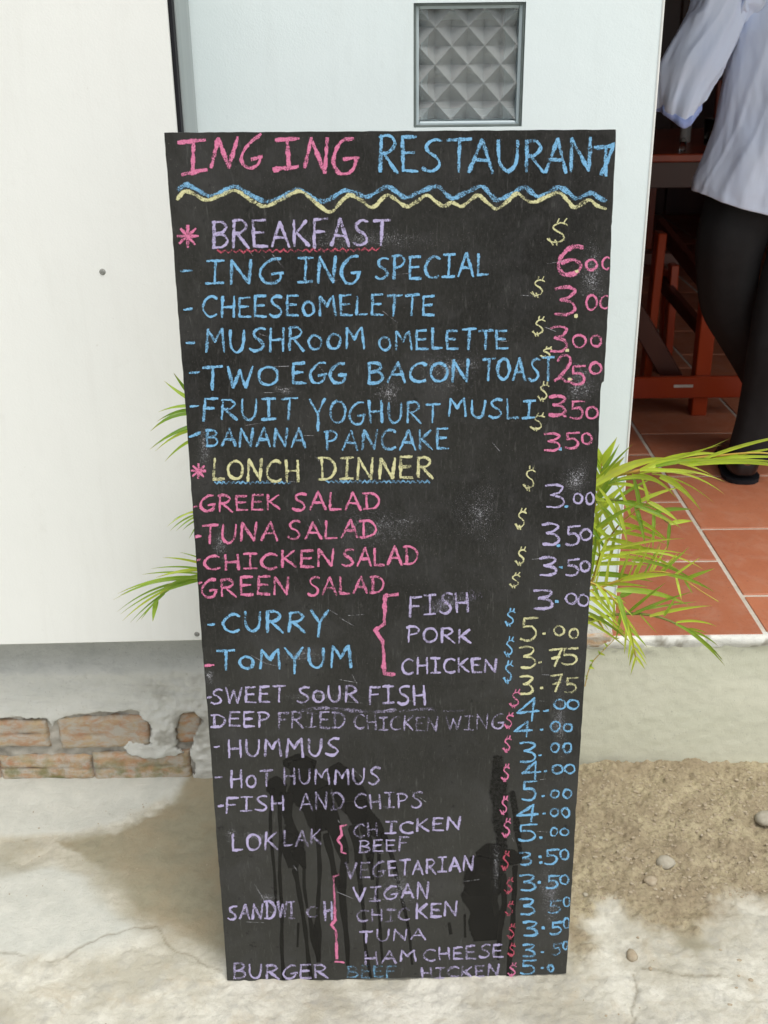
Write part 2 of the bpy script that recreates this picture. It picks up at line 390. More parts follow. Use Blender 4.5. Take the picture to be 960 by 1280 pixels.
# ------------------------------------------------------------------ ground
H0 = .36                                    # height of the tiled platform
P = lambda pts: [tuple(atz(x, y)[:2]) for x, y in pts]
def ground():
    xs = np.concatenate([-np.geomspace(120, 1.15, 26), np.arange(-1.1, 1.2, .0042), np.geomspace(1.25, 120, 26)])
    ys = np.concatenate([-np.geomspace(120, .3, 20), np.linspace(0, 1.40, 18), np.arange(1.45, 2.37, .0042), np.array([2.5, 5, 9, 20, 60, 120])])
    X, Y = np.meshgrid(xs, ys, indexing='ij')
    wx = X+.05*fbm(X, Y, 7, 5, 1); wy = Y+.04*fbm(X, Y, 7, 5, 2)
    soilp = P([(690, 930), (1150, 925), (1150, 1080), (960, 1122), (925, 1118), (890, 1150), (850, 1170), (800, 1152), (762, 1124), (735, 1140), (735, 1190), (700, 1200)])
    darkp = P([(60, 1050), (150, 1036), (215, 1003), (250, 960), (700, 940), (700, 1190), (285, 1212), (235, 1185), (165, 1150), (135, 1118), (120, 1085)])  # outline of the darker brown ground beside and under the board
    slabp = P([(-200, 1060), (60, 1085), (105, 1100), (150, 1150), (230, 1160), (190, 1170), (100, 1202), (20, 1195), (-200, 1200)])
    bandp = P([(-250, 975), (250, 975), (215, 1000), (150, 1035), (30, 1052), (-250, 1058)])
    sl = polydist(wx, wy, soilp); dm = polydist(wx, wy, darkp); sb = polydist(wx, wy, slabp); bd = polydist(wx, wy, bandp)
    dme = polydist(X+.012*fbm(X, Y, 22, 4, 5), Y+.012*fbm(X, Y, 22, 4, 6), darkp)
    soil = sstep(-.03, .03, sl+.03*fbm(X, Y, 40, 4, 3))
    kk = sstep(1.84, 1.98, Y)
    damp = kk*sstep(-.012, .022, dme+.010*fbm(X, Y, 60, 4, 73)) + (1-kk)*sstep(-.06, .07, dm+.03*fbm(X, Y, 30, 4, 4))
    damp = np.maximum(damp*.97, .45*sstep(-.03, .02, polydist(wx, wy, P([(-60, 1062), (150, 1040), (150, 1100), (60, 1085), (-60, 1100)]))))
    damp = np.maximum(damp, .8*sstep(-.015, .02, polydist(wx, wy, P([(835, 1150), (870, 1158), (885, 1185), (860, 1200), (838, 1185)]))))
    slab = np.maximum(sstep(-.02, .03, sb), sstep(-.01, .02, bd))
    ckd = np.minimum.reduce([linedist(X+.010*fbm(X, Y, 40, 4, 8), Y+.010*fbm(X, Y, 40, 4, 9), P(q)) for q in (
        [(-30, 1190), (20, 1194), (45, 1203), (75, 1200), (100, 1186), (130, 1172), (170, 1162), (196, 1157)],
        [(196, 1157), (206, 1172), (216, 1186), (245, 1198), (275, 1213)],
        [(790, 1220), (797, 1245), (790, 1280), (800, 1300)], [(800, 1210), (850, 1222), (900, 1220)])])
    crack = np.clip(1.05-ckd/.0040, 0, 1)*.55*sstep(.2, .55, .5+fbm(X, Y, 12, 3, 15)+.3)
    rough = 1-slab*.75
    Z = .010*fbm(X, Y, 5, 4, 10)*(1-damp*.6) + .004*fbm(X, Y, 30, 4, 11)*rough + .0035*fbm(X, Y, 90, 3, 12)*rough*(1-damp*.6)
    Z += soil*(.014*fbm(X, Y, 14, 4, 13) + .012*np.abs(fbm(X, Y, 60, 4, 14)) + .006*fbm(X, Y, 110, 3, 19) + .002)
    Z -= crack*.004 + (ckd < .1)*(.0)
    Z += .02*sstep(2.13, 2.27, Y)*(1-soil)*(X < -.2) + slab*.004
    Z *= (np.abs(X) < 1.3)*(Y > 1.2)*(Y < 2.4)
    Z = np.where(Y > 2.36, -.05, Z)
    nx, ny = X.shape
    idx = np.arange(nx*ny).reshape(nx, ny)
    f = np.stack([idx[:-1, :-1], idx[1:, :-1], idx[1:, 1:], idx[:-1, 1:]], -1).reshape(-1, 4)
    v = np.stack([X, Y, Z], -1).reshape(-1, 3)
    o = mesh_obj('ground', v, f, M['ground'], None, True, {'soil': soil.ravel(), 'damp': damp.ravel(), 'slab': slab.ravel(), 'crack': crack.ravel()})
    tag(o, kind='structure')
    def gz(x, y):
        i = int(np.abs(xs-x).argmin()); j = int(np.abs(ys-y).argmin()); return float(Z[i, j])
    return o, gz
g_obj, gz = ground()

def rock_bm(bm, c, r, squash=.6, seed=0, sub=2):
    rr = random.Random(seed); res = bmesh.ops.create_icosphere(bm, subdivisions=sub, radius=1)
    s = Vector((rr.uniform(.8, 1.25), rr.uniform(.75, 1.1), squash)); ph = [rr.uniform(0, 6) for _ in range(3)]
    for v in res['verts']:
        k = 1+.13*math.sin(3*v.co.x+ph[0])+.1*math.sin(4*v.co.y+ph[1])+.08*math.sin(5*v.co.z+ph[2])
        v.co = Vector(c)+Vector((v.co.x*s.x, v.co.y*s.y, v.co.z*s.z))*r*k
for i, (px, py, r, lab) in enumerate([(832, 1083, .019, 'pale round pebble half sunk in the brown soil right of the board'),
                                      (957, 1031, .026, 'largest pale stone at the right edge of the brown soil'),
                                      (812, 1106, .013, 'small dull brown pebble below the pale round pebble'),
                                      (790, 1196, .014, 'flat brown stone on the pale concrete below the soil patch'),
                                      (672+60, 1118, .007, 'tiny pale pebble on soil beside the lower right board edge')]):
    p = atz(px, py); z = gz(p.x, p.y)
    bm = bmesh.new(); rock_bm(bm, (p.x, p.y, z+r*.25), r, .62, i)
    tag(bm_obj('pebble', bm, M['stone'] if i != 3 and i != 2 else M['grit'], None, True, (p.x, p.y, z)), lab, 'pebble', 'pebbles on the ground')
def grit():
    bm = bmesh.new(); rr = random.Random(3); n = 0
    while n < 1500:
        px = rr.uniform(700, 1000) if rr.random() < .75 else rr.uniform(-20, 960); py = rr.uniform(955, 1290)
        if px < 700 and rr.random() < .5: continue
        if 280 < px < 712 and py < 1225: continue
        if py > 1125 and rr.random() < .985: continue
        p = atz(px, py)
        if p.y > 2.27 or (p.x < -.3 and p.y > 2.16): continue
        rock_bm(bm, (p.x, p.y, gz(p.x, p.y)+.0005), rr.choice([.0012, .0016, .002, .003, .0045]) if px > 700 else rr.choice([.001, .0013, .002]), .7, n, 1); n += 1
    tag(bm_obj('gravel', bm, M['grit'], None), 'loose grit scattered over the soil and worn concrete', 'gravel', kind='stuff')
grit()

# ------------------------------------------------------------------ masonry plinth on the left (bricks showing through broken plaster)
DM = 2.235
plinth = empty('masonry_plinth', (-.8, DM, 0), 'old plastered brick plinth with broken plaster under the cream panel', 'wall')
Q = lambda pts, D=DM: [(lambda p: (p.x, p.z))(at(x, y, D)) for x, y in pts]
def plaster_sheet():
    xs = np.arange(-1.25, -.366, .0036); zs = np.arange(-.04, .52, .0036)
    X, Z = np.meshgrid(xs, zs, indexing='ij')
    wx = X+.012*fbm(X, Z, 30, 4, 21); wz = Z+.010*fbm(X, Z, 30, 4, 22)
    hole = Q([(-200, 898), (20, 900), (57, 901), (62, 915), (72, 905), (80, 899), (140, 893), (170, 891), (186, 903), (186, 925), (205, 940), (222, 934), (224, 915),
              (226, 895), (243, 890), (252, 903), (240, 925), (238, 940), (243, 975), (236, 980), (150, 984), (60, 983), (-200, 982)])
    wx = wx+.006*fbm(X, Z, 75, 4, 71); wz = wz+.006*fbm(X, Z, 75, 4, 72)
    d = polydist(wx, wz, hole)
    # patches where plaster or mortar still covers the joints
    cover = np.maximum.reduce([polydist(wx, wz, Q(q)) for q in (
        [(150, 936), (160, 925), (205, 928), (222, 934), (234, 941), (190, 950), (165, 947)], [(187, 890), (222, 888), (224, 932), (190, 932)],)])
    d = np.minimum(d, -cover)
    depth = .010*sstep(-.006, 0, d)
    y = DM - .004*fbm(X, Z, 9, 5, 23) - .0025*fbm(X, Z, 60, 4, 24) + depth
    # crumbly zone round the corner hole
    cr = sstep(.16, .03, np.hypot(X-Q([(228, 905)])[0][0], (Z-Q([(228, 905)])[0][1])*.8))
    y += cr*(.016*np.abs(fbm(X, Z, 28, 5, 25)) - .007)
    y += .075*sstep(.31, .40, Z)  # plaster set back at the top, shaped to deepen shade under the panel
    keep = d < 0
    dirt = .5*sstep(.045, -.0, Z+.03*fbm(X, Z, 20, 4, 26)) + .55*cr*sstep(.05, .35, fbm(X, Z, 22, 5, 27)+.1)
    dirt += .9*sstep(-.004, 0, d)*(.5+fbm(X, Z, 20, 3, 28))
    nx, nz = X.shape; idx = np.arange(nx*nz).reshape(nx, nz)
    f = np.stack([idx[:-1, :-1], idx[1:, :-1], idx[1:, 1:], idx[:-1, 1:]], -1).reshape(-1, 4)
    k = keep.ravel(); f = f[k[f].all(1)]
    v = np.stack([X, y, Z], -1).reshape(-1, 3)
    mesh_obj('plaster', v, f, M['plaster'], plinth, True, {'dirt': np.clip(dirt, 0, 1).ravel()})
plaster_sheet()
def mortar_back():
    xs = np.arange(-1.25, -.37, .005); zs = np.arange(.0, .30, .005)
    X, Z = np.meshgrid(xs, zs, indexing='ij')
    y = DM+.0125 - .010*fbm(X, Z, 30, 5, 31) - .004*fbm(X, Z, 110, 3, 33)
    nx, nz = X.shape; idx = np.arange(nx*nz).reshape(nx, nz)
    f = np.stack([idx[:-1, :-1], idx[1:, :-1], idx[1:, 1:], idx[:-1, 1:]], -1).reshape(-1, 4)
    mesh_obj('mortar', np.stack([X, y, Z], -1).reshape(-1, 3), f, M['mortar'], plinth, True, {'dirt': np.clip(.25+fbm(X, Z, 30, 4, 32), 0, 1).ravel()})
mortar_back()
def brick(px0, px1, pyt, pyb, parent, D=DM, groove=True, seed=0, tilt=0.0, proud=.001):
    a = at(px0, pyb, D); b = at(px1, pyt, D); x0, x1, z0, z1 = a.x, b.x, a.z, b.z
    nx, nz = 44, 16
    U, V = np.meshgrid(np.linspace(0, 1, nx), np.linspace(0, 1, nz), indexing='ij')
    X = x0+(x1-x0)*U; Z = z0+(z1-z0)*V + tilt*(U-.5)
    X = X + .004*fbm(V*0+seed, Z, 60, 3, seed)*(U > .9) + .004*fbm(V*0+seed+3, Z, 60, 3, seed)*(U < .1)
    Z = Z + .0035*fbm(X, V*0+seed, 50, 3, seed+1)*(np.abs(V-.5) > .35)
    e = np.minimum(np.minimum(U, 1-U)*(x1-x0), np.minimum(V, 1-V)*(z1-z0))
    y = D+.004-proud - .003*fbm(X, Z, 40, 4, seed+2) + .007*np.clip(1-e/.009, 0, 1)**2
    gd = np.abs(V-.50-.05*fbm(X, V*0, 12, 2, 5))*(z1-z0)
    gr = np.clip(1-gd/.0028, 0, 1) if groove else gd*0
    y = y + .006*gr
    front = np.stack([X, y, Z], -1).reshape(-1, 3); idx = np.arange(nx*nz).reshape(nx, nz)
    f = np.stack([idx[:-1, :-1], idx[1:, :-1], idx[1:, 1:], idx[:-1, 1:]], -1).reshape(-1, 4).tolist()
    ring = list(idx[:, 0])+list(idx[-1, 1:])+list(idx[-2::-1, -1])+list(idx[0, -2:0:-1])
    v = front.tolist(); n0 = len(v)
    for r in ring: p = front[r]; v.append([p[0], D+.06, p[2]])
    n = len(ring)
    for i in range(n): f.append([int(ring[i]), n0+i, n0+(i+1) % n, int(ring[(i+1) % n])])
    f.append([n0+i for i in range(n)])
    dirt = np.concatenate([np.clip(gr*.9+.10*np.clip(1-e/.005, 0, 1), 0, 1).ravel(), np.full(n, .7)])
    return mesh_obj('brick', v, f, M['brick'], parent, True, {'dirt': dirt})
for i, q in enumerate([(-60, 57, 902, 937), (76, 184, 897, 937), (-180, -68, 903, 938), (2, 113, 946, 977), (119, 236, 941, 977), (-115, -4, 946, 978)]):
    brick(*q, plinth, seed=i*3+1, proud=.003, tilt=(.004 if i in (1, 4) else 0))
brick(214, 252, 893, 932, plinth, seed=40, groove=False, proud=-.004)
# return of the plinth at its right end
box('corner_return', -.374, -.362, DM+.004, 2.33, 0, .50, M['render'], plinth)

# cream panel of the left wall
DP = 2.12
XP = at(208, 0, DP).x
zpan = at(125, 804, DP).z
lw = empty('cream_wall_panel', (-1.2, DP, zpan), 'large cream wall panel overhanging the brick plinth on the left', 'wall')
for xa, xb in ((-3.6, -1.2), (-1.197, XP)):
    bm = bmesh.new(); bbox(bm, xa, xb, DP, DP+.010, zpan, 3.4, .0015)
    for v in bm.verts:                   # lower edge rises a little to the right
        if v.co.z < zpan+.05: v.co.z += (v.co.x+.75)*.012
    bm_obj('panel', bm, M['panel'], lw)
def disc_part(name, px, py, r, D, parent, m):
    p = at(px, py, D); bm = bmesh.new(); bmesh.ops.create_cone(bm, cap_ends=True, segments=12, radius1=r, radius2=r*.6, depth=.002)
    bmesh.ops.transform(bm, matrix=Matrix.Translation(p) @ Matrix.Rotation(math.pi/2, 4, 'X'), verts=bm.verts); return bm_obj(name, bm, m, parent)
disc_part('screw', 128, 340, .0062, DP-.001, lw, M['screw'])
disc_part('screw', 246, 793, .006, DP-.001, lw, M['screw'])
box('backing_wall', -3.6, XP+.001, DM+.02, 2.42, .45, 3.4, M['panel'], lw)

# post, and a black strip painting in the shaded gap behind the panel
XJ = -.3555
post = empty('door_post', (XJ, 2.2, .45), 'grey painted vertical post in the gap beside the cream panel', 'post')
box('gap_shade', XP-.03, XJ-.002, DP+.0105, DP+.036, .45, 3.3, M['dark'], post)
box('jamb', XP-.05, XJ+.0015, DP+.0365, 2.302, .45, 3.3, M['jamb'], post, .002)

# ------------------------------------------------------------------ restaurant building
DW = 2.305
XR = at(831, 0, DW).x; XR2 = at(783, 580, DW).x
bld = empty('restaurant_building', (1.5, 4, 0), 'restaurant with pale blue wall, red tiled floor and dark open room', 'building')
gx0, gx1 = at(517, 80, DW).x, at(655, 80, DW).x; gz0, gz1 = at(585, 159, DW).z, at(585, 3, DW).z
def wall_with_hole():
    bm = bmesh.new(); T = .10
    bbox(bm, XJ, gx0, DW, DW+T, .405, 3.3); bbox(bm, gx1, XR2, DW, DW+T, .405, 3.3)
    bbox(bm, gx0, gx1, DW, DW+T, .405, gz0); bbox(bm, gx0, gx1, DW, DW+T, gz1, 3.3)
    bmesh.ops.remove_doubles(bm, verts=bm.verts, dist=.0001)
    # drop inner coincident faces
    dead = [f for f in bm.faces if sum(1 for e in f.edges if len(e.link_faces) > 2) == 4]
    bmesh.ops.delete(bm, geom=dead, context='FACES_ONLY')
    o = bm_obj('front_wall', bm, M['wall'], bld); return o
wall_with_hole()
box('bright_edge', XR2-.003, XR2+.002, DW-.003, DW+.108, .41, 3.3, M['panel'], bld, .002)  # cream strip stands in for the bright reflection along the wall edge
box('wall_foot', XJ, XR2-.003, DW-.006, DW+.102, .355, .404, M['plaster'], bld, .003)
# platform body: cement rendered front, pieces on top are tiles
def render_face():
    xs = np.concatenate([np.arange(-.36, 1.25, .006), np.geomspace(1.26, 5, 12)]); zs = np.arange(-.04, .349, .006)
    X, Z = np.meshgrid(xs, zs, indexing='ij')
    lip = sstep(.30, .345, Z+.02*fbm(X, Z, 14, 4, 51))
    y = 2.300 - .004*fbm(X, Z, 5, 4, 52) - .0012*fbm(X, Z, 60, 3, 53) - .006*lip*(.6+fbm(X, Z, 24, 4, 54))
    y = np.where(Z > .340, y+.006, y)
    dirt = .75*sstep(.05, .0, Z+.03*fbm(X*.5, Z, 16, 4, 55))*sstep(.9, .2, X) + .55*sstep(.30, .42, fbm(X, Z, 60, 3, 56))*lip
    nx, nz = X.shape; idx = np.arange(nx*nz).reshape(nx, nz)
    f = np.stack([idx[:-1, :-1], idx[1:, :-1], idx[1:, 1:], idx[:-1, 1:]], -1).reshape(-1, 4)
    v = np.stack([X, y, Z], -1).reshape(-1, 3)
    o = mesh_obj('cement_riser', v, f, M['render'], bld, True, {'dirt': np.clip(dirt, 0, 1).ravel()})
render_face()
def lip():
    xs = np.concatenate([np.arange(XR2-.06, 1.3, .006), np.geomspace(1.31, 5, 10)]); prof = [(2.3005, .330), (2.2965, .340), (2.2955, .350), (2.298, .3565), (2.303, .3585), (2.310, .3588), (2.318, .3585)]
    X = np.repeat(xs, len(prof)).reshape(len(xs), -1); Yp = np.array([p[0] for p in prof])[None, :]+0*X; Zp = np.array([p[1] for p in prof])[None, :]+0*X
    Yp = Yp - .005*fbm(X, Zp*3, 22, 4, 58)-.002; Zp = Zp + .0035*fbm(X, Yp*3, 30, 4, 59)*(Zp < .3585)
    nx, nz = X.shape; idx = np.arange(nx*nz).reshape(nx, nz)
    f = np.stack([idx[:-1, :-1], idx[1:, :-1], idx[1:, 1:], idx[:-1, 1:]], -1).reshape(-1, 4)
    mesh_obj('mortar_edge', np.stack([X, Yp, Zp], -1).reshape(-1, 3), f, M['plaster'], bld, True, {'dirt': np.clip(.8*sstep(.15, .45, fbm(X, Zp, 40, 4, 60)), 0, 1).ravel()})
lip()
br = brick(700, 767, 793, 811, bld, D=2.292, groove=False, seed=77, proud=.004)
# grout bed and tiles
box('grout_bed', -.35, 5, 2.312, 8.6, .25, H0-.0035, M['grout'], bld)
tm = None; jx = .500
cols = [(-.304+.4*k) for k in range(0, 11)]
edges_x = [.103, .500, .899, 1.295, 1.69, 2.09, 2.49, 2.89]
ntile = 0
meshes = {}
def tile_obj(x0, x1, y0, y1):
    global ntile
    key = (round(x1-x0, 3), round(y1-y0, 3)); g = .0062
    if key not in meshes:
        bm = bmesh.new(); bbox(bm, 0, x1-x0-2*g, 0, y1-y0-2*g, -.008, 0, .0012)
        me = bpy.data.meshes.new('tile'); bm.to_mesh(me); bm.free(); me.materials.append(M['tile']); meshes[key] = me
    o = bpy.data.objects.new('tile', meshes[key]); COL.objects.link(o); o.parent = bld
    rr = random.Random(ntile)
    o.location = Vector((x0+g, y0+g, H0+rr.uniform(-.0006, .0006)))-bld.location
    ntile += 1
for ci in range(len(edges_x)-1):
    x0, x1 = edges_x[ci], edges_x[ci+1]; off = 2.50 if ci % 2 == 0 else 2.70
    off = 2.50 if ci in (0, 2, 4, 6) else 2.70
    y = off-.4045*1
    while y < 8.4:
        a, b = max(y, 2.300), y+.4045
        if b-a > .03: tile_obj(x0, x1, a, b)
        y += .4045
# interior shell
box('back_wall', -.35, 5, 8.6, 8.7, H0-.1, 3.2, M['roomwall'], bld)
box('side_wall', -.45, -.352, 2.41, 8.6, H0-.1, 3.2, M['roomwall'], bld)
box('side_wall', 5.0, 5.1, 2.31, 8.7, H0-.1, 3.3, M['roomwall'], bld)
box('ceiling', -.45, 5.1, 2.42, 8.7, 3.2, 3.26, M['ceiling'], bld)
box('lintel', XR2+.004, 5.0, DW+.001, DW+.11, 3.0, 3.3, M['wall'], bld)
box('front_wall', 3.6, 5.0, DW+.001, DW+.11, H0+.003, 2.999, M['wall'], bld)
box('roof', -4, 5.6, 2.42, 9.0, 3.42, 3.5, M['roof'], bld)
for k in range(9):
    box('ceiling_beam', -.34, 4.98, 2.8+k*.7, 2.88+k*.7, 3.08, 3.199, M['darkwood'], bld)
# dado boards on the back wall
for k in range(14):
    box('wall_board', .0+k*.355, .345+k*.355, 8.575, 8.598, H0+.001, 2.2, M['darkwood'], bld, .004)

# glass block
gb = empty('glass_block', ((gx0+gx1)/2, DW, gz0), 'clear glass block with raised diamond pattern set in the blue wall', 'glass block')
def frame_ring(name, x0, x1, z0, z1, t, y0, y1, m, bev=.001):
    bm = bmesh.new(); bbox(bm, x0, x0+t, y0, y1, z0, z1, bev); bbox(bm, x1-t, x1, y0, y1, z0, z1, bev)
    bbox(bm, x0+t, x1-t, y0, y1, z0, z0+t, bev); bbox(bm, x0+t, x1-t, y0, y1, z1-t, z1, bev)
    return bm_obj(name, bm, m, gb)
frame_ring('mortar_joint', gx0+.0005, gx1-.0005, gz0+.0005, gz1-.0005, .0045, DW+.004, DW+.098, M['reveal'])
bx0, bx1, bz0, bz1 = gx0+.006, gx1-.006, gz0+.006, gz1-.006
frame_ring('glass_side', bx0, bx1, bz0, bz1, .007, DW+.041, DW+.092, M['milky'], .002)
bx0 -= .005; bx1 += .005; bz0 -= .005; bz1 += .005
def facets(y_front, sgn, name):
    W = bx1-bx0-.020; Hh = bz1-bz0-.020; ox = bx0+.009; oz = bz0+.012; sx, sz = W/6, Hh/6; dep = .022
    vs, fs = [], []
    def clip(poly, f, keep):
        out = []
        for i in range(len(poly)):
            a, b = poly[i], poly[(i+1) % len(poly)]; fa, fb = f(a), f(b)
            if fa >= -1e-9: out.append(a)
            if (fa > 1e-9 and fb < -1e-9) or (fa < -1e-9 and fb > 1e-9):
                t = fa/(fa-fb); out.append(tuple(a[k]+(b[k]-a[k])*t for k in range(3)))
        return out
    for i in range(0, 7):
        for j in range(0, 7):
            if (i+j) % 2 == 0: continue
            c = (i, j, dep); cs = [(i+1, j, 0), (i, j+1, 0), (i-1, j, 0), (i, j-1, 0)]
            for k in range(4):
                tri = [c, cs[k], cs[(k+1) % 4]]
                for f in (lambda p: p[0], lambda p: 6-p[0], lambda p: p[1], lambda p: 6-p[1]):
                    if tri: tri = clip(tri, f, 1)
                if len(tri) >= 3:
                    n0 = len(vs); vs += [(ox+p[0]*sx, y_front+sgn*p[2], oz+p[1]*sz) for p in tri]; fs.append(list(range(n0, n0+len(tri))))
    bm = bmesh.new(); vv = [bm.verts.new(v) for v in vs]
    for f in fs: bm.faces.new([vv[i] for i in f])
    bmesh.ops.remove_doubles(bm, verts=bm.verts, dist=.00005)
    # close the slab on the other side
    bnd = [e for e in bm.edges if e.is_boundary]; r = bmesh.ops.extrude_edge_only(bm, edges=bnd)
    nv = [g for g in r['geom'] if isinstance(g, bmesh.types.BMVert)]
    for v in nv: v.co.y = y_front + .027
    bmesh.ops.contextual_create(bm, geom=[e for e in bm.edges if e.is_boundary])
    return bm_obj(name, bm, M['blockglass'], gb)
facets(DW+.012, 1, 'patterned_pane')
frame_ring('glass_rim', bx0, bx1, bz0, bz1, .0095, DW+.009, DW+.026, M['milky'], .003)
box('rear_pane', bx0+.013, bx1-.013, DW+.080, DW+.086, bz0+.013, bz1-.013, M['glass'], gb)

# ------------------------------------------------------------------ furniture inside
FZ = H0
def zat(px, py, D): return at(px, py, D).z
ch = empty('wooden_chair', (.95, 4.1, FZ), 'red brown wooden chair with low front rail left of the man', 'chair')
Dl = 3.90
xl = at(883, 430, Dl).x
z_top = FZ+.46
barobj('leg', (xl, Dl+.03, FZ), (xl, Dl+.03, FZ+.50), .055, .06, M['wood'], ch)
xl2 = xl-.62
barobj('leg', (xl2, Dl+.03, FZ), (xl2, Dl+.03, FZ+.50), .055, .06, M['wood'], ch)
barobj('leg', (xl, Dl+.56, FZ), (xl, Dl+.58, FZ+.42), .05, .055, M['wood'], ch)
barobj('leg', (xl2, Dl+.56, FZ), (xl2, Dl+.58, FZ+.42), .05, .055, M['wood'], ch)
zr0, zr1 = zat(860, 498, Dl-.02), zat(860, 471, Dl-.02)
box('front_rail', xl2-.06, at(935, 484, Dl-.02).x, Dl-.022, Dl, zr0, zr1, M['wood'], ch, .004)
box('pale_mark', at(842, 482, Dl-.02).x, at(866, 482, Dl-.02).x, Dl-.0245, Dl-.0225, zat(860, 484, Dl-.02), zat(860, 480.5, Dl-.02), M['grout'], ch, .0005)  # thin pale mark on the rail face
def br_(x0, y0, x1, y1, D0, D1, w_, m='darkwood', nm='brace'):
    barobj(nm, at(x0, y0, D0), at(x1, y1, D1), .03, w_, M[m], ch)
br_(785, 375, 843, 476, Dl+.10, Dl+.06, .07)
br_(826, 352, 888, 425, Dl+.55, Dl+.12, .05)
br_(824, 282, 885, 358, Dl+.55, Dl+.12, .06)
# upright posts seen between the wall edge and the leg
barobj('upright', at(806, 478, Dl+.14), at(826, 290, Dl+.14), .07, .03, M['wood'], ch)
barobj('upright', at(834, 440, Dl+.50), at(842, 330, Dl+.50), .06, .03, M['wood'], ch)
box('seat', xl2-.03, xl+.06, Dl+.66, Dl+.70, FZ+.42, FZ+.47, M['darkwood'], ch, .004)
for k in range(0):
    box('seat_slat', xl2-.03, xl+.03, Dl+.06+k*.2, Dl+.20+k*.2, FZ+.72, FZ+.735, M['darkwood'], ch, .003)

def chair(x, y, label, rot=0):
    t = empty('dining_chair', (x, y, FZ), label, 'chair', 'dining chairs round the dark table')
    for sx in (-.2, .2):
        barobj('leg', (x+sx, y-.2, FZ), (x+sx, y-.2, FZ+.44), .04, .04, M['wood'], t)
        barobj('leg', (x+sx, y+.2, FZ), (x+sx, y+.24, FZ+.98), .04, .04, M['wood'], t)
    box('seat', x-.22, x+.22, y-.22, y+.22, FZ+.44, FZ+.47, M['wood'], t, .005)
    for k in range(4):
        box('back_slat', x-.15+k*.085, x-.105+k*.085, y+.215, y+.232, FZ+.5, FZ+.92, M['wood'], t, .002)
    box('top_rail', x-.2, x+.2, y+.21, y+.245, FZ+.92, FZ+.98, M['wood'], t, .004)
    box('stretcher', x-.19, x+.19, y-.21, y-.19, FZ+.14, FZ+.18, M['wood'], t, .002)
chair(1.50, 7.4, 'far red brown dining chair in the dark beyond the table')
chair(2.35, 7.3, 'dining chair beyond the table behind the man')

tb = empty('dining_table', (1.7, 5.7, FZ), 'dark red wooden dining table behind the man', 'table')
TZ = 1.69-5.2*math.tan(PITCH-math.atan((640-197)/F))
box('table_top', .9, 2.9, 5.2, 6.5, TZ-.035, TZ, M['wood'], tb, .005)
box('apron', .95, 2.85, 5.23, 5.26, TZ-.15, TZ-.036, M['darkwood'], tb, .003)
box('apron', .95, 2.85, 6.44, 6.47, TZ-.15, TZ-.036, M['darkwood'], tb, .003)
for x in (1.0, 2.8):
    for y in (5.30, 6.40): barobj('leg', (x, y, FZ), (x, y, TZ-.036), .07, .07, M['wood'], tb)
# things on the table
def on_table(px, py): return atz(px, py, TZ)
p = on_table(887, 182)
wg = empty('drinking_glass', p, 'clear drinking glass on the table beside the man', 'glass')
lathe('bowl', [(.0, .002), (.028, .002), (.03, .01), (.036, .12), (.033, .12), (.028, .012), (0, .010)], p, M['glass'], wg)
lathe('rim', [(.0345, .120), (.0372, .120), (.0372, .1225), (.0345, .1225), (.0345, .120)], p, M['glass'], wg)
p = on_table(856, 178)
bt = empty('small_bottle', p, 'small green topped bottle on the table under the sleeve', 'bottle')
M['greencap'] = simple('green_label', (.02, .16, .05), (.03, .22, .07), 20, .4)
M['paper'] = simple('white_paper', (.6, .6, .55), (.7, .7, .65), 20, .7)
lathe('body', [(0, .001), (.024, .001), (.026, .006), (.026, .075), (.018, .09), (0, .09)], p, M['paper'], bt)
lathe('cap', [(0, .125), (.014, .125), (.017, .12), (.017, .0905), (0, .0905)], p, M['greencap'], bt)
p = on_table(853, 190)
at_ = empty('salt_shaker', p, 'little steel salt shaker at the front edge of the table', 'salt shaker')
lathe('body', [(0, .001), (.014, .001), (.016, .01), (.014, .045), (.0, .045)], p, M['glass'], at_)
lathe('cap', [(0, .062), (.008, .061), (.014, .054), (.0145, .0452), (0, .0452)], p, M['screw'], at_)

# ------------------------------------------------------------------ person (seen from behind, mostly outside the frame)
DPn = 3.26
man = empty('person', (at(985, 590, DPn).x, DPn, FZ), 'person with back turned in light blue rolled sleeve shirt, black trousers and black shoes', 'person')
cx = at(998, 100, DPn+.05).x
def loft(name, rings, mt, n=28, fold=0.0, seed=0, cap=True, sub=1, foldf=3):
    """rings: (centre, rx, ry, axis) ellipses"""
    rr = random.Random(seed); vs, fs = [], []; phs = [rr.uniform(0, 6.28) for _ in range(8)]
    for i, (c, rx, ry, ax) in enumerate(rings):
        c = Vector(c); ax = Vector(ax).normalized(); xa = Vector((1, 0, 0)); xa = (xa-ax*xa.dot(ax)).normalized(); ya = ax.cross(xa)
        for k in range(n):
            a = 2*math.pi*k/n
            ff = 1+fold*(math.sin(foldf*a+phs[0]+i*.35)+.6*math.sin((foldf*2+1)*a+phs[1]-i*.5)+.5*math.sin(i*1.3+phs[2]+a*2))
            vs.append(tuple(c+xa*(rx*ff*math.cos(a))+ya*(ry*ff*math.sin(a))))
    R = len(rings)
    for i in range(R-1):
        for k in range(n): fs.append([i*n+k, i*n+(k+1) % n, (i+1)*n+(k+1) % n, (i+1)*n+k])
    if cap: fs.append(list(range(n))[::-1]); fs.append([(R-1)*n+k for k in range(n)])
    o = mesh_obj(name, vs, fs, mt, man, True)
    md = o.modifiers.new('s', 'SUBSURF'); md.levels = sub; md.render_levels = sub
    return o
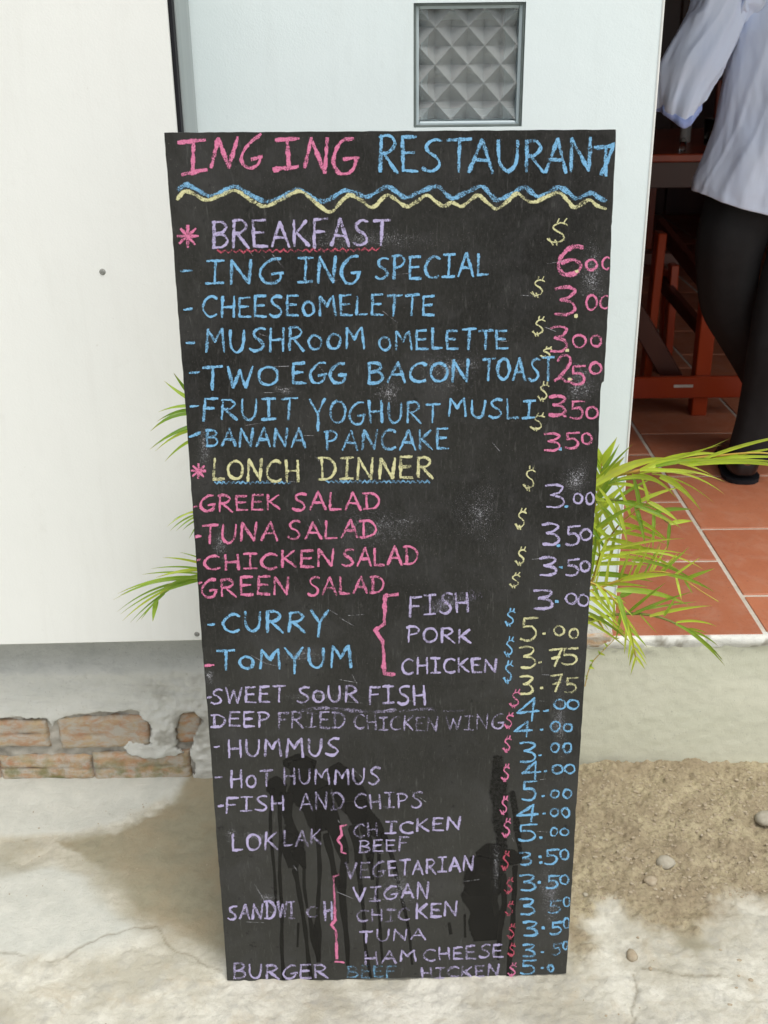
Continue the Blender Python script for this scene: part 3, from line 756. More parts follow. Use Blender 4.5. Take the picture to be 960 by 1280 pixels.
def chain_rings(pts, steps=5):
    """pts: (centre, rx, ry); catmull rom in between"""
    out = []; n = len(pts)
    for i in range(n-1):
        p0, p1, p2, p3 = pts[max(i-1, 0)], pts[i], pts[i+1], pts[min(i+2, n-1)]
        for s in range(steps+(1 if i == n-2 else 0)):
            t = s/steps
            def cr(a, b, c, d): return .5*((2*b)+(-a+c)*t+(2*a-5*b+4*c-d)*t*t+(-a+3*b-3*c+d)*t**3)
            C = Vector([cr(p0[0][k], p1[0][k], p2[0][k], p3[0][k]) for k in range(3)])
            out.append([C, cr(p0[1], p1[1], p2[1], p3[1]), cr(p0[2], p1[2], p2[2], p3[2])])
    for i in range(len(out)):
        a = out[max(i-1, 0)][0]; b = out[min(i+1, len(out)-1)][0]; out[i].append(b-a)
    return out
# joints of the body
Z = lambda h: FZ+h
neck = Vector((cx+.02, DPn+.12, Z(1.46))); headc = Vector((cx-.01, DPn+.20, Z(1.60)))
shL = Vector((cx-.19, DPn+.08, Z(1.37))); shR = Vector((cx+.21, DPn+.08, Z(1.37)))
elL = at(850, 118, DPn+.02); elR = Vector((cx+.33, DPn+.10, Z(1.08)))
wrL = elL+Vector((.05, .24, -.02)); wrR = elR+Vector((-.12, .22, .04))
hipL = Vector((cx-.085, DPn+.10, Z(.86))); hipR = Vector((cx+.095, DPn+.08, Z(.86)))
knL = at(912, 398, DPn+.16); anL = Vector((at(985, 510, DPn+.22).x, DPn+.22, Z(.09)))
knR = Vector((at(968, 410, DPn+.0).x, DPn+.02, Z(.47))); anR = Vector((at(934, 560, DPn).x, DPn-.02, Z(.09)))
pel = Vector((cx, DPn+.09, Z(.93)))
def body():
    V, E, R = [], [], []
    def add(p, r, par=None):
        V.append(Vector(p)); R.append(r)
        if par is not None: E.append((par, len(V)-1))
        return len(V)-1
    pv = add(pel, (.15, .10)); w_ = add(pel.lerp(neck, .35), (.135, .09), pv); c_ = add(pel.lerp(neck, .72), (.130, .085), w_); n_ = add(neck, (.055, .055), c_)
    h1 = add(neck.lerp(headc, .55), (.062, .07), n_); h2 = add(headc, (.075, .092), h1); h3 = add(headc+Vector((0, 0, .075)), (.062, .08), h2)
    add(headc+Vector((0, .105, -.01)), (.012, .014), h2)                               # nose
    add(headc+Vector((-.082, 0, -.005)), (.010, .022), h2); add(headc+Vector((.082, 0, -.005)), (.010, .022), h2)   # ears
    for sh, el_, wr, s in ((shL, elL, wrL, -1), (shR, elR, wrR, 1)):
        a = add(sh, (.040, .040), c_); b = add(sh.lerp(el_, .5), (.045, .045), a); c = add(el_, (.037, .037), b)
        d = add(el_.lerp(wr, .45), (.035, .035), c); e = add(wr, (.024, .026), d)
        hd = (wr-el_).normalized(); side = Vector((s, 0, 0)).cross(Vector((0, 0, 1))); side = hd.cross(Vector((0, 0, 1))).normalized()
        palm = add(wr+hd*.045, (.036, .016), e); knk = add(wr+hd*.085, (.038, .013), palm)
        for k, L in enumerate((.070, .080, .075, .058)):
            b0 = wr+hd*.09+side*(k-1.5)*.019
            f1 = add(b0, (.0092, .0092), knk); f2 = add(b0+hd*L*.45+Vector((0, 0, -.008)), (.0088, .0088), f1)
            f3 = add(b0+hd*L*.75+Vector((0, 0, -.026)), (.008, .008), f2); add(b0+hd*L*.85+Vector((0, 0, -.046)), (.007, .007), f3)
        t1 = add(wr+hd*.04-side*.032*s, (.011, .011), palm); t2 = add(wr+hd*.075-side*.05*s+Vector((0, 0, -.012)), (.010, .010), t1); add(wr+hd*.098-side*.052*s+Vector((0, 0, -.022)), (.008, .008), t2)
    for hp, kn, an in ((hipL, knL, anL), (hipR, knR, anR)):
        a = add(hp, (.085, .085), pv); b = add(hp.lerp(kn, .5), (.072, .075), a); c = add(kn, (.052, .055), b)
        d = add(kn.lerp(an, .35), (.042, .045), c); e = add(an, (.030, .032), d); f = add(an+Vector((0, .05, -.045)), (.028, .018), e)
        add(an+Vector((0, .14, -.050)), (.026, .012), f)
    me = bpy.data.meshes.new('body'); base = man.location
    me.from_pydata([tuple(v-base) for v in V], E, []); me.materials.append(M['skin'])
    o = bpy.data.objects.new('body', me); COL.objects.link(o); o.parent = man
    sk = o.modifiers.new('skin', 'SKIN'); sk.use_smooth_shade = True
    for i, sv in enumerate(me.skin_vertices[0].data): sv.radius = R[i]; sv.use_root = (i == 0)
    ss = o.modifiers.new('sub', 'SUBSURF'); ss.levels = 1; ss.render_levels = 2
body()
bm = bmesh.new(); r = bmesh.ops.create_icosphere(bm, subdivisions=3, radius=1)
dead = []
for v in r['verts']:
    n_ = v.co.copy(); v.co = headc+Vector((n_.x*.088, n_.y*.108-.006, n_.z*.10+.055))*(1)+Vector((0, 0, 0))+n_*.004*math.sin(n_.x*30+n_.z*22)
    if (n_.y > .35 and n_.z < .35) or n_.z < -.62: dead.append(v)
bmesh.ops.delete(bm, geom=dead, context='VERTS'); bm_obj('hair', bm, M['hair'], man, True)
for s in (-1, 1):
    e = headc+Vector((s*.031, .088, .008)); bm = bmesh.new(); bmesh.ops.create_icosphere(bm, subdivisions=2, radius=.011, matrix=Matrix.Translation(e)); bm_obj('eye', bm, M['paper'], man, True)
bm = bmesh.new(); bar(bm, headc+Vector((-.024, .094, -.052)), headc+Vector((.024, .094, -.052)), .010, .008, .003); M['lip'] = simple('lip', (.30, .10, .08), (.34, .12, .09), 20, .5); bm_obj('mouth', bm, M['lip'], man)
# shirt: torso and rolled sleeves grown as one cloth mesh per piece
def ringpx(xl_, xr_, py, D, ry):
    a = at(xl_, py, D); b = at(xr_, py, D); return ((a+b)/2, (b.x-a.x)/2, ry)
tors = [(Vector((cx+.01, DPn+.10, Z(1.455))), .075, .07), (Vector((cx+.01, DPn+.10, Z(1.42))), .165, .09)]
rowpx = [(920, 30), (917, 55), (912, 88), (906, 122), (899, 160), (887, 195), (875, 225), (872, 240)]
for xl_, py in rowpx:
    q = at(xl_, py, DPn+.06); hw = cx-q.x; tors.append((Vector((cx+.0, DPn+.10, q.z)), hw, .125+.02*(py/240)))
rg = chain_rings(tors, 4)
for r_ in rg: r_[3] = Vector((0, 0, -1))
def shirt_torso():
    n = 180; vs, fs = [], []; R_ = []
    for i in range(len(rg)-1):
        for q in range(3):
            t = q/3; a, b = rg[i], rg[i+1]; R_.append((a[0].lerp(b[0], t), a[1]+(b[1]-a[1])*t, a[2]+(b[2]-a[2])*t))
    R_.append((rg[-1][0], rg[-1][1], rg[-1][2]))
    aa = 2*np.pi*np.arange(n)/n; A_, T_ = np.meshgrid(aa, np.linspace(0, 1, len(R_)), indexing='xy')
    # long drapes that fan out from the shoulder towards the hem, plus short creases at the waist
    u = A_*1.9 + 1.5*T_ + .5*fbm(np.cos(A_)+T_, np.sin(A_)-T_, 2.2, 3, 61)
    dr = (1-np.abs(np.sin(u*1.7)))**1.6*.8 + (1-np.abs(np.sin(u*3.4+1)))**2*.5
    w2 = np.sin(T_*30+2.0*np.cos(A_*2+1)+3*fbm(np.cos(A_), T_*2, 2, 2, 62))*np.exp(-((T_-.62)/.16)**2)
    D_ = .017*dr*(.25+.9*T_) + .002*w2 + .009*fbm(np.cos(A_)*2+T_, np.sin(A_)*2+T_*2, 2.5, 4, 63)
    for i, (c, rx, ry) in enumerate(R_):
        t = i/(len(R_)-1)
        for k in range(n):
            a = aa[k]; d_ = D_[i, k]-.008
            x = c.x+(rx+d_*.5)*math.cos(a); y = c.y+(ry+d_)*math.sin(a); z = c.z
            if t > .84: z -= (t-.84)/.16*(.060*max(0, 1-abs(math.cos(a))**1.6))
            vs.append((x, y, z))
    for i in range(len(R_)-1):
        for k in range(n): fs.append([i*n+k, i*n+(k+1) % n, (i+1)*n+(k+1) % n, (i+1)*n+k])
    o = mesh_obj('shirt', vs, fs, M['shirt'], man, True)
    sd_ = o.modifiers.new('t', 'SOLIDIFY'); sd_.thickness = .003
    return o
shirt = shirt_torso()
def sleeve(pts, seed, cuff=True):
    rr = chain_rings(pts, 16); n = 110; vs, fs = [], []
    aa = 2*np.pi*np.arange(n)/n; A_, T_ = np.meshgrid(aa, np.linspace(0, 1, len(rr)), indexing='xy')
    u = A_*1.5 - 2.2*T_ + seed + .6*fbm(np.cos(A_)+T_, np.sin(A_)-T_, 2.0, 3, seed)
    D_ = .013*(1-np.abs(np.sin(u*1.1)))**1.6 + .004*(1-np.abs(np.sin(u*2.3+2)))**2 + .010*fbm(np.cos(A_)*1.2+T_*1.2, np.sin(A_)*1.2, 1.6, 3, seed+3)
    D_ += .0025*np.sin(T_*22+2.5*np.sin(A_+1))*np.exp(-((T_-.7)/.25)**2)
    def drop(a, t): return -.042*max(0, (t-.55)/.45)**1.5*(max(0, 1-abs(math.cos(a))**1.2))*(1 if math.sin(a)*SG > 0 else -.4)
    SG = 1
    l0 = rr[len(rr)-1][3].normalized(); x0 = Vector((1, 0, 0)); x0 = (x0-l0*x0.dot(l0)).normalized()
    SG = 1 if l0.cross(x0).y < 0 else -1
    for i, (c, rx, ry, ax) in enumerate(rr):
        ax = ax.normalized(); xa = Vector((1, 0, 0)); xa = (xa-ax*xa.dot(ax)).normalized(); ya = ax.cross(xa); t = i/(len(rr)-1)
        for k in range(n):
            a = aa[k]; d_ = D_[i, k]-.006
            vs.append(tuple(c+xa*(rx+d_)*math.cos(a)+ya*(ry+d_)*math.sin(a)+Vector((0, 0, drop(a, t)))))
    for i in range(len(rr)-1):
        for k in range(n): fs.append([i*n+k, i*n+(k+1) % n, (i+1)*n+(k+1) % n, (i+1)*n+k])
    o = mesh_obj('sleeve', vs, fs, M['shirt'], shirt, True)
    s_ = o.modifiers.new('t', 'SOLIDIFY'); s_.thickness = .003
    N_ = len(rr); last = rr[-1]; ax = last[3].normalized(); xa = Vector((1, 0, 0)); xa = (xa-ax*xa.dot(ax)).normalized(); ya = ax.cross(xa)
    v2, f2 = [], []; prof = [(-.022, .001), (-.021, .006), (.0, .007), (.003, .003), (.0, -.003), (-.03, -.006)]
    for (d_, s__) in prof:
        for k in range(n):
            a = aa[k]; e = D_[-1, k]-.006+s__
            v2.append(tuple(last[0]+ax*d_+xa*(last[1]+e)*math.cos(a)+ya*(last[2]+e)*math.sin(a)+Vector((0, 0, drop(a, 1)))))
    for j in range(len(prof)-1):
        for k in range(n): f2.append([j*n+k, j*n+(k+1) % n, (j+1)*n+(k+1) % n, (j+1)*n+k])
    mesh_obj('cuff', v2, f2, M['cuff'], shirt, True)
M['cuff'] = simple('shaded_cuff_blue', (.30, .38, .70), (.36, .44, .76), 12, .8, .0006, 200)  # deeper blue than the shirt: shade painted into the cuff colour
s0 = Vector((cx-.155, DPn+.09, Z(1.385)))
sleeve([(s0, .075, .08), (at(905, -12, DPn+.06), .075, .078), (at(890, 30, DPn+.05), .076, .075), (at(867, 80, DPn+.04), .082, .075), (at(852, 118, DPn+.03), .070, .064), (at(850, 137, DPn+.03), .057, .055)], 3)
sr0 = Vector((cx+.165, DPn+.09, Z(1.385)))
sleeve([(sr0, .075, .08), (shR.lerp(elR, .3), .075, .075), (shR.lerp(elR, .7), .072, .07), (elR, .06, .06)], 5)
# trousers
def trousers():
    n = 40
    def leg(pts, seed):
        rr = chain_rings(pts, 6); vs, fs = [], []; rnd = random.Random(seed); ph = [rnd.uniform(0, 6) for _ in range(4)]
        for i, (c, rx, ry, ax) in enumerate(rr):
            t = i/(len(rr)-1); kn_ = math.exp(-((t-.5)/.12)**2)+math.exp(-((t-.95)/.10)**2)
            for k in range(n):
                a = 2*math.pi*k/n
                ff = 1+.015*math.sin(4*a+ph[0]+3*t)+.05*kn_*math.sin(t*44+a*2+ph[1])*(.5+.5*math.sin(a+ph[3]))+.02*math.sin(a*3+t*9)+.02*math.sin(7*a+ph[2])
                vs.append((c.x+rx*ff*math.cos(a), c.y+ry*ff*math.sin(a), c.z))
        for i in range(len(rr)-1):
            for k in range(n): fs.append([i*n+k, i*n+(k+1) % n, (i+1)*n+(k+1) % n, (i+1)*n+k])
        return vs, fs
    def pr(xl_, xr_, py, D, ry=None):
        a = at(xl_, py, D); b = at(xr_, py, D); r = (b.x-a.x)/2; return ((a+b)/2, r, ry or r)
    top = Vector((cx, DPn+.10, Z(.95)))
    Lp = [(Vector((cx-.05, DPn+.10, Z(.98))), .125, .12), (Vector((cx-.075, DPn+.11, Z(.87))), .128, .115), pr(871, 957, 300, DPn+.10, .10), pr(872, 945, 350, DPn+.12, .088), pr(880, 946, 395, DPn+.15, .078), pr(903, 962, 435, DPn+.18, .07), pr(931, 985, 485, DPn+.21, .062), pr(948, 998, 530, DPn+.22, .06), pr(957, 1008, 562, DPn+.22, .06)]
    Rp = [(Vector((cx+.06, DPn+.10, Z(.98))), .13, .12), (Vector((cx+.085, DPn+.11, Z(.87))), .125, .115), pr(962, 1050, 300, DPn+.05, .10), pr(951, 1030, 350, DPn+.02, .088), pr(942, 1008, 400, DPn+.0, .078), pr(936, 996, 440, DPn-.01, .07), pr(928, 985, 490, DPn-.0, .064), pr(920, 975, 530, DPn+.0, .06), pr(909, 964, 572, DPn+.0, .062)]
    vs, fs = leg(Lp, 1); v2, f2 = leg(Rp, 2); k = len(vs); vs += v2; fs += [[q+k for q in f] for f in f2]
    o = mesh_obj('trousers', vs, fs, M['trouser'], man, True)
    s_ = o.modifiers.new('s', 'SUBSURF'); s_.levels = 1; s_.render_levels = 1
trousers()
def shoe(heel, ang):
    d = Vector((math.sin(ang), math.cos(ang), 0)); s = Vector((math.cos(ang), -math.sin(ang), 0))
    prof = [(-.056, .014, .02, .05), (-.049, .030, .006, .080), (-.032, .045, .0, .096), (0, .054, .0, .104), (.05, .050, .0, .098), (.10, .048, .0, .072), (.15, .049, .0, .052), (.20, .046, .0, .044), (.235, .028, .004, .034), (.245, .010, .01, .026)]
    n = 20; vs, fs = [], []
    for (t, hw, z0, z1) in prof:
        for k in range(n):
            a = 2*math.pi*k/n; x = math.cos(a)*hw; z = (z0+z1)/2+math.sin(a)*(z1-z0)/2*(1.0); z = max(z, z0+.012)
            p_ = heel+d*t+s*x; vs.append((p_.x, p_.y, FZ+.006+z))
    for i in range(len(prof)-1):
        for k in range(n): fs.append([i*n+k, i*n+(k+1) % n, (i+1)*n+(k+1) % n, (i+1)*n+k])
    fs.append(list(range(n))[::-1]); fs.append([(len(prof)-1)*n+k for k in range(n)])
    o = mesh_obj('shoe', vs, fs, M['shoe'], man, True); ss = o.modifiers.new('s', 'SUBSURF'); ss.levels = 1; ss.render_levels = 1
    pts = []
    for (t, hw, z0, z1) in prof: pts.append((t, hw+.004))
    out = [heel+d*t+s*h for t, h in pts]+[heel+d*t-s*h for t, h in pts[::-1]]
    v2 = [(q.x, q.y, FZ+.001) for q in out]+[(q.x, q.y, FZ+.013) for q in out]; m_ = len(out)
    f2 = [list(range(m_))[::-1], [m_+i for i in range(m_)]]+[[i, (i+1) % m_, m_+(i+1) % m_, m_+i] for i in range(m_)]
    mesh_obj('sole', v2, f2, M['dark'], o)
hR = atz(932, 606, FZ); shoe(Vector((hR.x, hR.y+.055, 0)), .10)
hL = Vector((anL.x, anL.y+.0, 0)); shoe(hL, .05)

# ------------------------------------------------------------------ areca palm behind the board
palm = empty('palm_plant', (at(500, 700, 1.98).x, 1.98, 0), 'areca palm with yellow green fronds spreading out behind the menu board', 'plant')
def leaflet(p0, p1, wd, frond_o, mt, sag=.03, seed=0, fold=.35):
    p0, p1 = Vector(p0), Vector(p1); rr = random.Random(seed); d = p1-p0; L = d.length; n = 8
    view = Vector((0, -1, .35)).normalized()
    tw = rr.uniform(-.5, .5)
    vs, along, rib = [], [], []
    for i in range(n+1):
        t = i/n; c = p0+d*t+Vector((0, 0, 1))*sag*4*t*(1-t)*L + Vector((0, -.02*L*math.sin(t*3), 0))
        tang = d.normalized(); s = tang.cross(view).normalized(); s = (Matrix.Rotation(tw+.5*t*rr.choice([1]), 3, tang) @ s)
        nrm = s.cross(tang); hw = wd*.44*(math.sin(math.pi*min(1, (t*.93+.07))**.62)**.8 if t < 1 else 0.02)
        hw = max(hw, wd*.02)
        vs += [tuple(c-s*hw+nrm*hw*fold), tuple(c), tuple(c+s*hw+nrm*hw*fold)]; along += [t]*3; rib += [0, 1, 0]
    fs = []
    for i in range(n): fs += [[3*i, 3*i+1, 3*i+4, 3*i+3], [3*i+1, 3*i+2, 3*i+5, 3*i+4]]
    return mesh_obj('leaflet', vs, fs, mt, frond_o, True, {'along': along, 'rib': rib})
def crv(pts, t):
    n = len(pts)-1; k = min(int(t*n), n-1); u = t*n-k
    p0, p1, p2, p3 = pts[max(k-1, 0)], pts[k], pts[k+1], pts[min(k+2, n)]
    return .5*((2*p1)+(p2-p0)*u+(2*p0-5*p1+4*p2-p3)*u*u+(3*p1-p0-3*p2+p3)*u**3)
def tubeobj(name, P3, r0_, r1_, mt, parent, n=6):
    vs, fs = [], []
    for i, p_ in enumerate(P3):
        a = P3[max(i-1, 0)]; b = P3[min(i+1, len(P3)-1)]; ax = (b-a).normalized(); x = ax.orthogonal().normalized(); y = ax.cross(x)
        r = r0_+(r1_-r0_)*i/(len(P3)-1)
        for k in range(n): vs.append(tuple(p_+x*r*math.cos(6.283*k/n)+y*r*math.sin(6.283*k/n)))
    for i in range(len(P3)-1):
        for k in range(n): fs.append([i*n+k, i*n+(k+1) % n, (i+1)*n+(k+1) % n, (i+1)*n+k])
    return mesh_obj(name, vs, fs, mt, parent, True)
def frond(path, mt, r=(.004, .001), expl=(), gen=None, seed=0, stalk_from=None, lab=None):
    """path: (px,py,D) of the stalk. expl: explicit leaflets (px0,py0,px1,py1,D,width mm,sag). gen: dict of regular leaflets"""
    rr = random.Random(seed); pts = [at(*q) for q in path]
    P3 = [crv(pts, i/18) for i in range(19)]
    fr = tubeobj('frond', P3, r[0], r[1], M['rach'] if mt is M['leafY'] else M['stem'], palm)
    if lab: fr['label'] = lab
    k = 0
    for (x0, y0, x1, y1, D, wmm, sag) in expl:
        leaflet(at(x0, y0, D), at(x1, y1, D+rr.uniform(-.05, .03)), wmm/1000, fr, mt if rr.random() < .8 else (M['leafG'] if mt is M['leafY'] else M['leafY']), sag, seed*100+k); k += 1
    if gen:
        n = gen['n']
        for i in range(n):
            t = gen.get('t0', .1)+(gen.get('t1', .98)-gen.get('t0', .1))*i/(n-1)
            p_ = crv(pts, t); T = (crv(pts, min(t+.03, 1))-crv(pts, max(t-.03, 0))).normalized()
            view = Vector((0, -1, .3)).normalized(); S = T.cross(view).normalized()
            for sd_ in gen.get('sides', (-1, 1)):
                ang = math.radians(gen.get('ang', 45)+rr.uniform(-8, 8))
                L = gen['len']*(1-.45*abs(2*t-1)**2)*rr.uniform(.85, 1.1)
                dr = T*math.cos(ang)+S*sd_*math.sin(ang)+Vector((0, rr.uniform(-.3, .15), gen.get('grav', -.15)+rr.uniform(-.06, .06)))
                m2 = mt if rr.random() < .75 else (M['leafG'] if mt is M['leafY'] else M['leafY'])
                leaflet(p_, p_+dr.normalized()*L, gen.get('w', .010)*rr.uniform(.8, 1.15), fr, m2, gen.get('sag', .04), seed*100+k); k += 1
    # stalk continues to the clump hidden behind the board
    root = Vector((palm.location.x+rr.uniform(-.05, .05), 1.98+rr.uniform(-.04, .04), .0))
    st = pts[0]; mid = root.lerp(st, .6)+Vector((-(st.x-root.x)*.25, 0, .12))
    Q3 = [crv([root, mid, st], i/12) for i in range(13)]
    tubeobj('stem', Q3, .008, r[0]*1.05, M['stem'], palm)
Y_, G_ = M['leafY'], M['leafG']
# right side, top frond
frond([(690, 640, 1.95), (740, 603, 1.95), (800, 588, 1.93), (860, 574, 1.90), (905, 569, 1.88), (950, 566, 1.86), (1010, 572, 1.84)], Y_, (.0045, .0012), [
    (745, 605, 791, 555, 1.94, 6, .05), (742, 606, 845, 574, 1.93, 19, .12), (745, 604, 770, 575, 1.96, 14, .0), (820, 576, 912, 548, 1.90, 6, -.04), (830, 577, 902, 556, 1.92, 6, .03),
    (880, 573, 1010, 541, 1.88, 9, .05), (895, 575, 1000, 556, 1.87, 6, .03), (800, 588, 905, 568, 1.92, 11, .10), (820, 583, 900, 574, 1.90, 9, .05), (810, 586, 880, 566, 1.90, 8, .05),
    (850, 579, 985, 579, 1.87, 9, .05), (860, 581, 1010, 592, 1.86, 11, .07), (880, 576, 1000, 574, 1.88, 7, .05), (800, 592, 906, 602, 1.90, 6, .10), (815, 590, 906, 618, 1.90, 5, .12),
    (815, 592, 893, 629, 1.91, 4, .10), (825, 596, 877, 639, 1.92, 12, .12), (835, 598, 862, 622, 1.92, 7, .1), (790, 594, 845, 622, 1.93, 9, .14), (775, 598, 838, 612, 1.93, 10, .14), (760, 604, 830, 606, 1.95, 9, .12),
    (800, 588, 870, 593, 1.90, 7, .05), (845, 578, 893, 596, 1.89, 4, .05), (760, 606, 815, 618, 1.95, 8, .1)], seed=1)
# second frond: dark green, droops to the right
frond([(700, 660, 1.97), (740, 628, 1.96), (775, 626, 1.95), (810, 636, 1.94), (838, 656, 1.93)], G_, (.0035, .001), [
    (745, 625, 800, 632, 1.95, 9, .05), (770, 628, 841, 652, 1.94, 9, .08), (760, 628, 833, 642, 1.95, 8, .1)],
    dict(n=6, len=.09, ang=55, w=.009, grav=-.35, sag=.06), seed=2)
# fan of bright blades rising from behind the board
frond([(700, 790, 1.98), (738, 730, 1.97), (752, 690, 1.96), (775, 655, 1.95), (812, 626, 1.93)], Y_, (.0035, .001), [
    (750, 690, 856, 673, 1.93, 7, .05), (752, 700, 864, 694, 1.92, 6, .10), (748, 676, 825, 655, 1.94, 8, .06), (745, 660, 803, 628, 1.94, 8, .05), (760, 668, 740, 735, 1.96, 8, .03), (770, 662, 755, 730, 1.95, 8, .03),
    (745, 640, 750, 700, 1.97, 10, .0), (740, 700, 752, 640, 1.97, 10, 0), (738, 720, 746, 660, 1.96, 9, 0), (790, 690, 880, 712, 1.93, 5, .1)],
    dict(n=13, len=.12, ang=60, w=.011, grav=-.2, sag=.05), seed=3)
frond([(690, 770, 1.99), (728, 690, 1.99), (742, 640, 1.99), (750, 600, 1.99), (752, 575, 1.99)], Y_, (.003, .001), [],
    dict(n=12, len=.085, ang=35, w=.014, grav=.1, sag=.02), seed=31)
# third frond: stalk pale, leaflets standing up, falling tip
frond([(700, 745, 1.95), (740, 738, 1.94), (775, 725, 1.93), (818, 714, 1.92), (850, 722, 1.90), (875, 738, 1.88), (898, 752, 1.86)], Y_, (.003, .001), [
    (775, 725, 790, 680, 1.93, 4, 0), (785, 722, 803, 676, 1.93, 4, 0), (795, 720, 815, 672, 1.93, 4, 0), (805, 718, 826, 676, 1.92, 4, 0), (815, 715, 835, 680, 1.92, 5, 0),
    (825, 716, 848, 690, 1.92, 6, 0), (775, 725, 845, 718, 1.93, 13, .05), (835, 718, 893, 740, 1.90, 9, .08), (790, 700, 880, 735, 1.91, 8, .10), (775, 690, 868, 730, 1.92, 8, .12), (845, 722, 852, 750, 1.9, 6, 0), (855, 724, 866, 742, 1.9, 5, 0)],
    dict(n=9, len=.07, ang=50, w=.007, grav=.3, sag=.03, sides=(-1,), t1=.7), seed=4)
# lowest frond
frond([(690, 790, 1.96), (735, 775, 1.95), (785, 767, 1.94), (826, 772, 1.92), (862, 789, 1.90), (888, 808, 1.88), (902, 824, 1.87)], G_, (.004, .001), [
    (790, 768, 868, 739, 1.93, 9, .05), (812, 770, 890, 757, 1.92, 9, .05), (845, 778, 896, 783, 1.90, 6, .10), (785, 766, 832, 728, 1.94, 7, .03), (775, 745, 800, 735, 1.94, 14, .05), (770, 738, 862, 757, 1.92, 13, .08),
    (855, 784, 906, 832, 1.88, 8, .06), (845, 780, 904, 826, 1.88, 7, .08), (800, 768, 822, 792, 1.93, 3, 0), (860, 786, 885, 792, 1.9, 5, .08), (862, 788, 898, 808, 1.89, 6, .08), (795, 764, 872, 752, 1.93, 5, .03), (830, 770, 845, 745, 1.92, 6, 0)], None, seed=5)
# frond hanging straight down beside the board edge
frond([(700, 720, 1.90), (738, 728, 1.89), (764, 745, 1.88), (780, 775, 1.87), (790, 800, 1.865), (795, 822, 1.86)], Y_, (.003, .001), [
    (735, 765, 790, 805, 1.87, 9, .06), (732, 755, 786, 800, 1.87, 8, .07), (735, 745, 780, 790, 1.88, 8, .07), (738, 738, 775, 780, 1.88, 7, .06), (745, 730, 772, 770, 1.88, 7, .05), (772, 745, 785, 790, 1.86, 11, .05),
    (782, 770, 796, 829, 1.86, 8, .02), (730, 775, 785, 812, 1.87, 7, .07), (776, 765, 793, 815, 1.865, 9, .03), (728, 782, 760, 772, 1.88, 5, .05)],
    dict(n=9, len=.06, ang=28, w=.006, grav=-.35, sag=.04), seed=6)
frond([(690, 800, 1.97), (728, 778, 1.96), (742, 768, 1.95), (750, 778, 1.94), (756, 790, 1.94)], Y_, (.002, .0015), [(735, 770, 752, 785, 1.95, 7, .25), (748, 775, 762, 790, 1.94, 3, .1)], None, seed=61)
# left side
frond([(330, 560, 1.95), (290, 530, 1.96), (262, 520, 1.97), (240, 522, 1.98)], G_, (.004, .0015), [
    (245, 500, 217, 466, 1.97, 9, -.04), (246, 503, 205, 476, 1.97, 9, -.05), (262, 512, 198, 515, 1.97, 9, .10), (262, 515, 196, 527, 1.97, 7, .13), (262, 520, 188, 539, 1.97, 15, .16), (264, 530, 187, 562, 1.97, 11, .10),
    (262, 535, 194, 564, 1.97, 8, .12), (258, 545, 206, 577, 1.97, 7, .12)], None, seed=7)
frond([(330, 640, 1.97), (290, 636, 1.98), (262, 638, 1.98), (248, 643, 1.98)], G_, (.002, .001), [
    (250, 638, 208, 659, 1.98, 4, .10), (250, 642, 212, 664, 1.98, 4, .1), (250, 644, 220, 664, 1.98, 4, .08), (250, 648, 228, 663, 1.98, 3.5, .05), (250, 652, 236, 674, 1.98, 3.5, .04), (252, 640, 215, 651, 1.98, 3, .1)], None, seed=8)
frond([(340, 730, 1.95), (290, 720, 1.95), (250, 722, 1.95), (222, 727, 1.95), (205, 738, 1.945), (194, 756, 1.94)], G_, (.0045, .0012), [
    (262, 702, 224, 690, 1.95, 4, .03), (262, 708, 203, 697, 1.95, 5, .06), (260, 713, 188, 711, 1.94, 5, .06), (258, 718, 178, 718, 1.94, 5, .05), (250, 722, 147, 742, 1.93, 8, .08), (245, 722, 141, 750, 1.93, 5, .09),
    (235, 724, 150, 744, 1.92, 5, .08), (232, 727, 146, 765, 1.93, 5, .09), (226, 729, 150, 768, 1.93, 5, .07), (220, 732, 153, 776, 1.93, 5, .07), (212, 737, 162, 779, 1.93, 4, .05), (206, 742, 170, 778, 1.93, 4, .03),
    (196, 750, 191, 777, 1.94, 12, .0), (201, 744, 176, 775, 1.93, 4, .03), (262, 718, 205, 734, 1.94, 11, .06), (258, 722, 200, 742, 1.94, 10, .05), (262, 712, 195, 722, 1.94, 8, .06)], None, seed=9)
# creeping weed on the cement right of the board
wd = empty('weed', at(745, 840, 2.285), 'thin weed creeping up the cement beside the board edge', 'plant')
wp = [at(*q) for q in ((731, 858, 2.275), (738, 832, 2.28), (752, 815, 2.28), (766, 801, 2.28), (777, 785, 2.27))]
tubeobj('stem', [crv(wp, i/12) for i in range(13)], .0012, .0008, M['rach'], wd)
for i in range(15):
    c = crv(wp, random.Random(i).random()); rr = random.Random(i+50)
    leaflet(c, c+Vector((rr.uniform(-.012, .012), -.006, rr.uniform(-.006, .014))), .006, wd, G_ if i % 2 else Y_, .02, i)

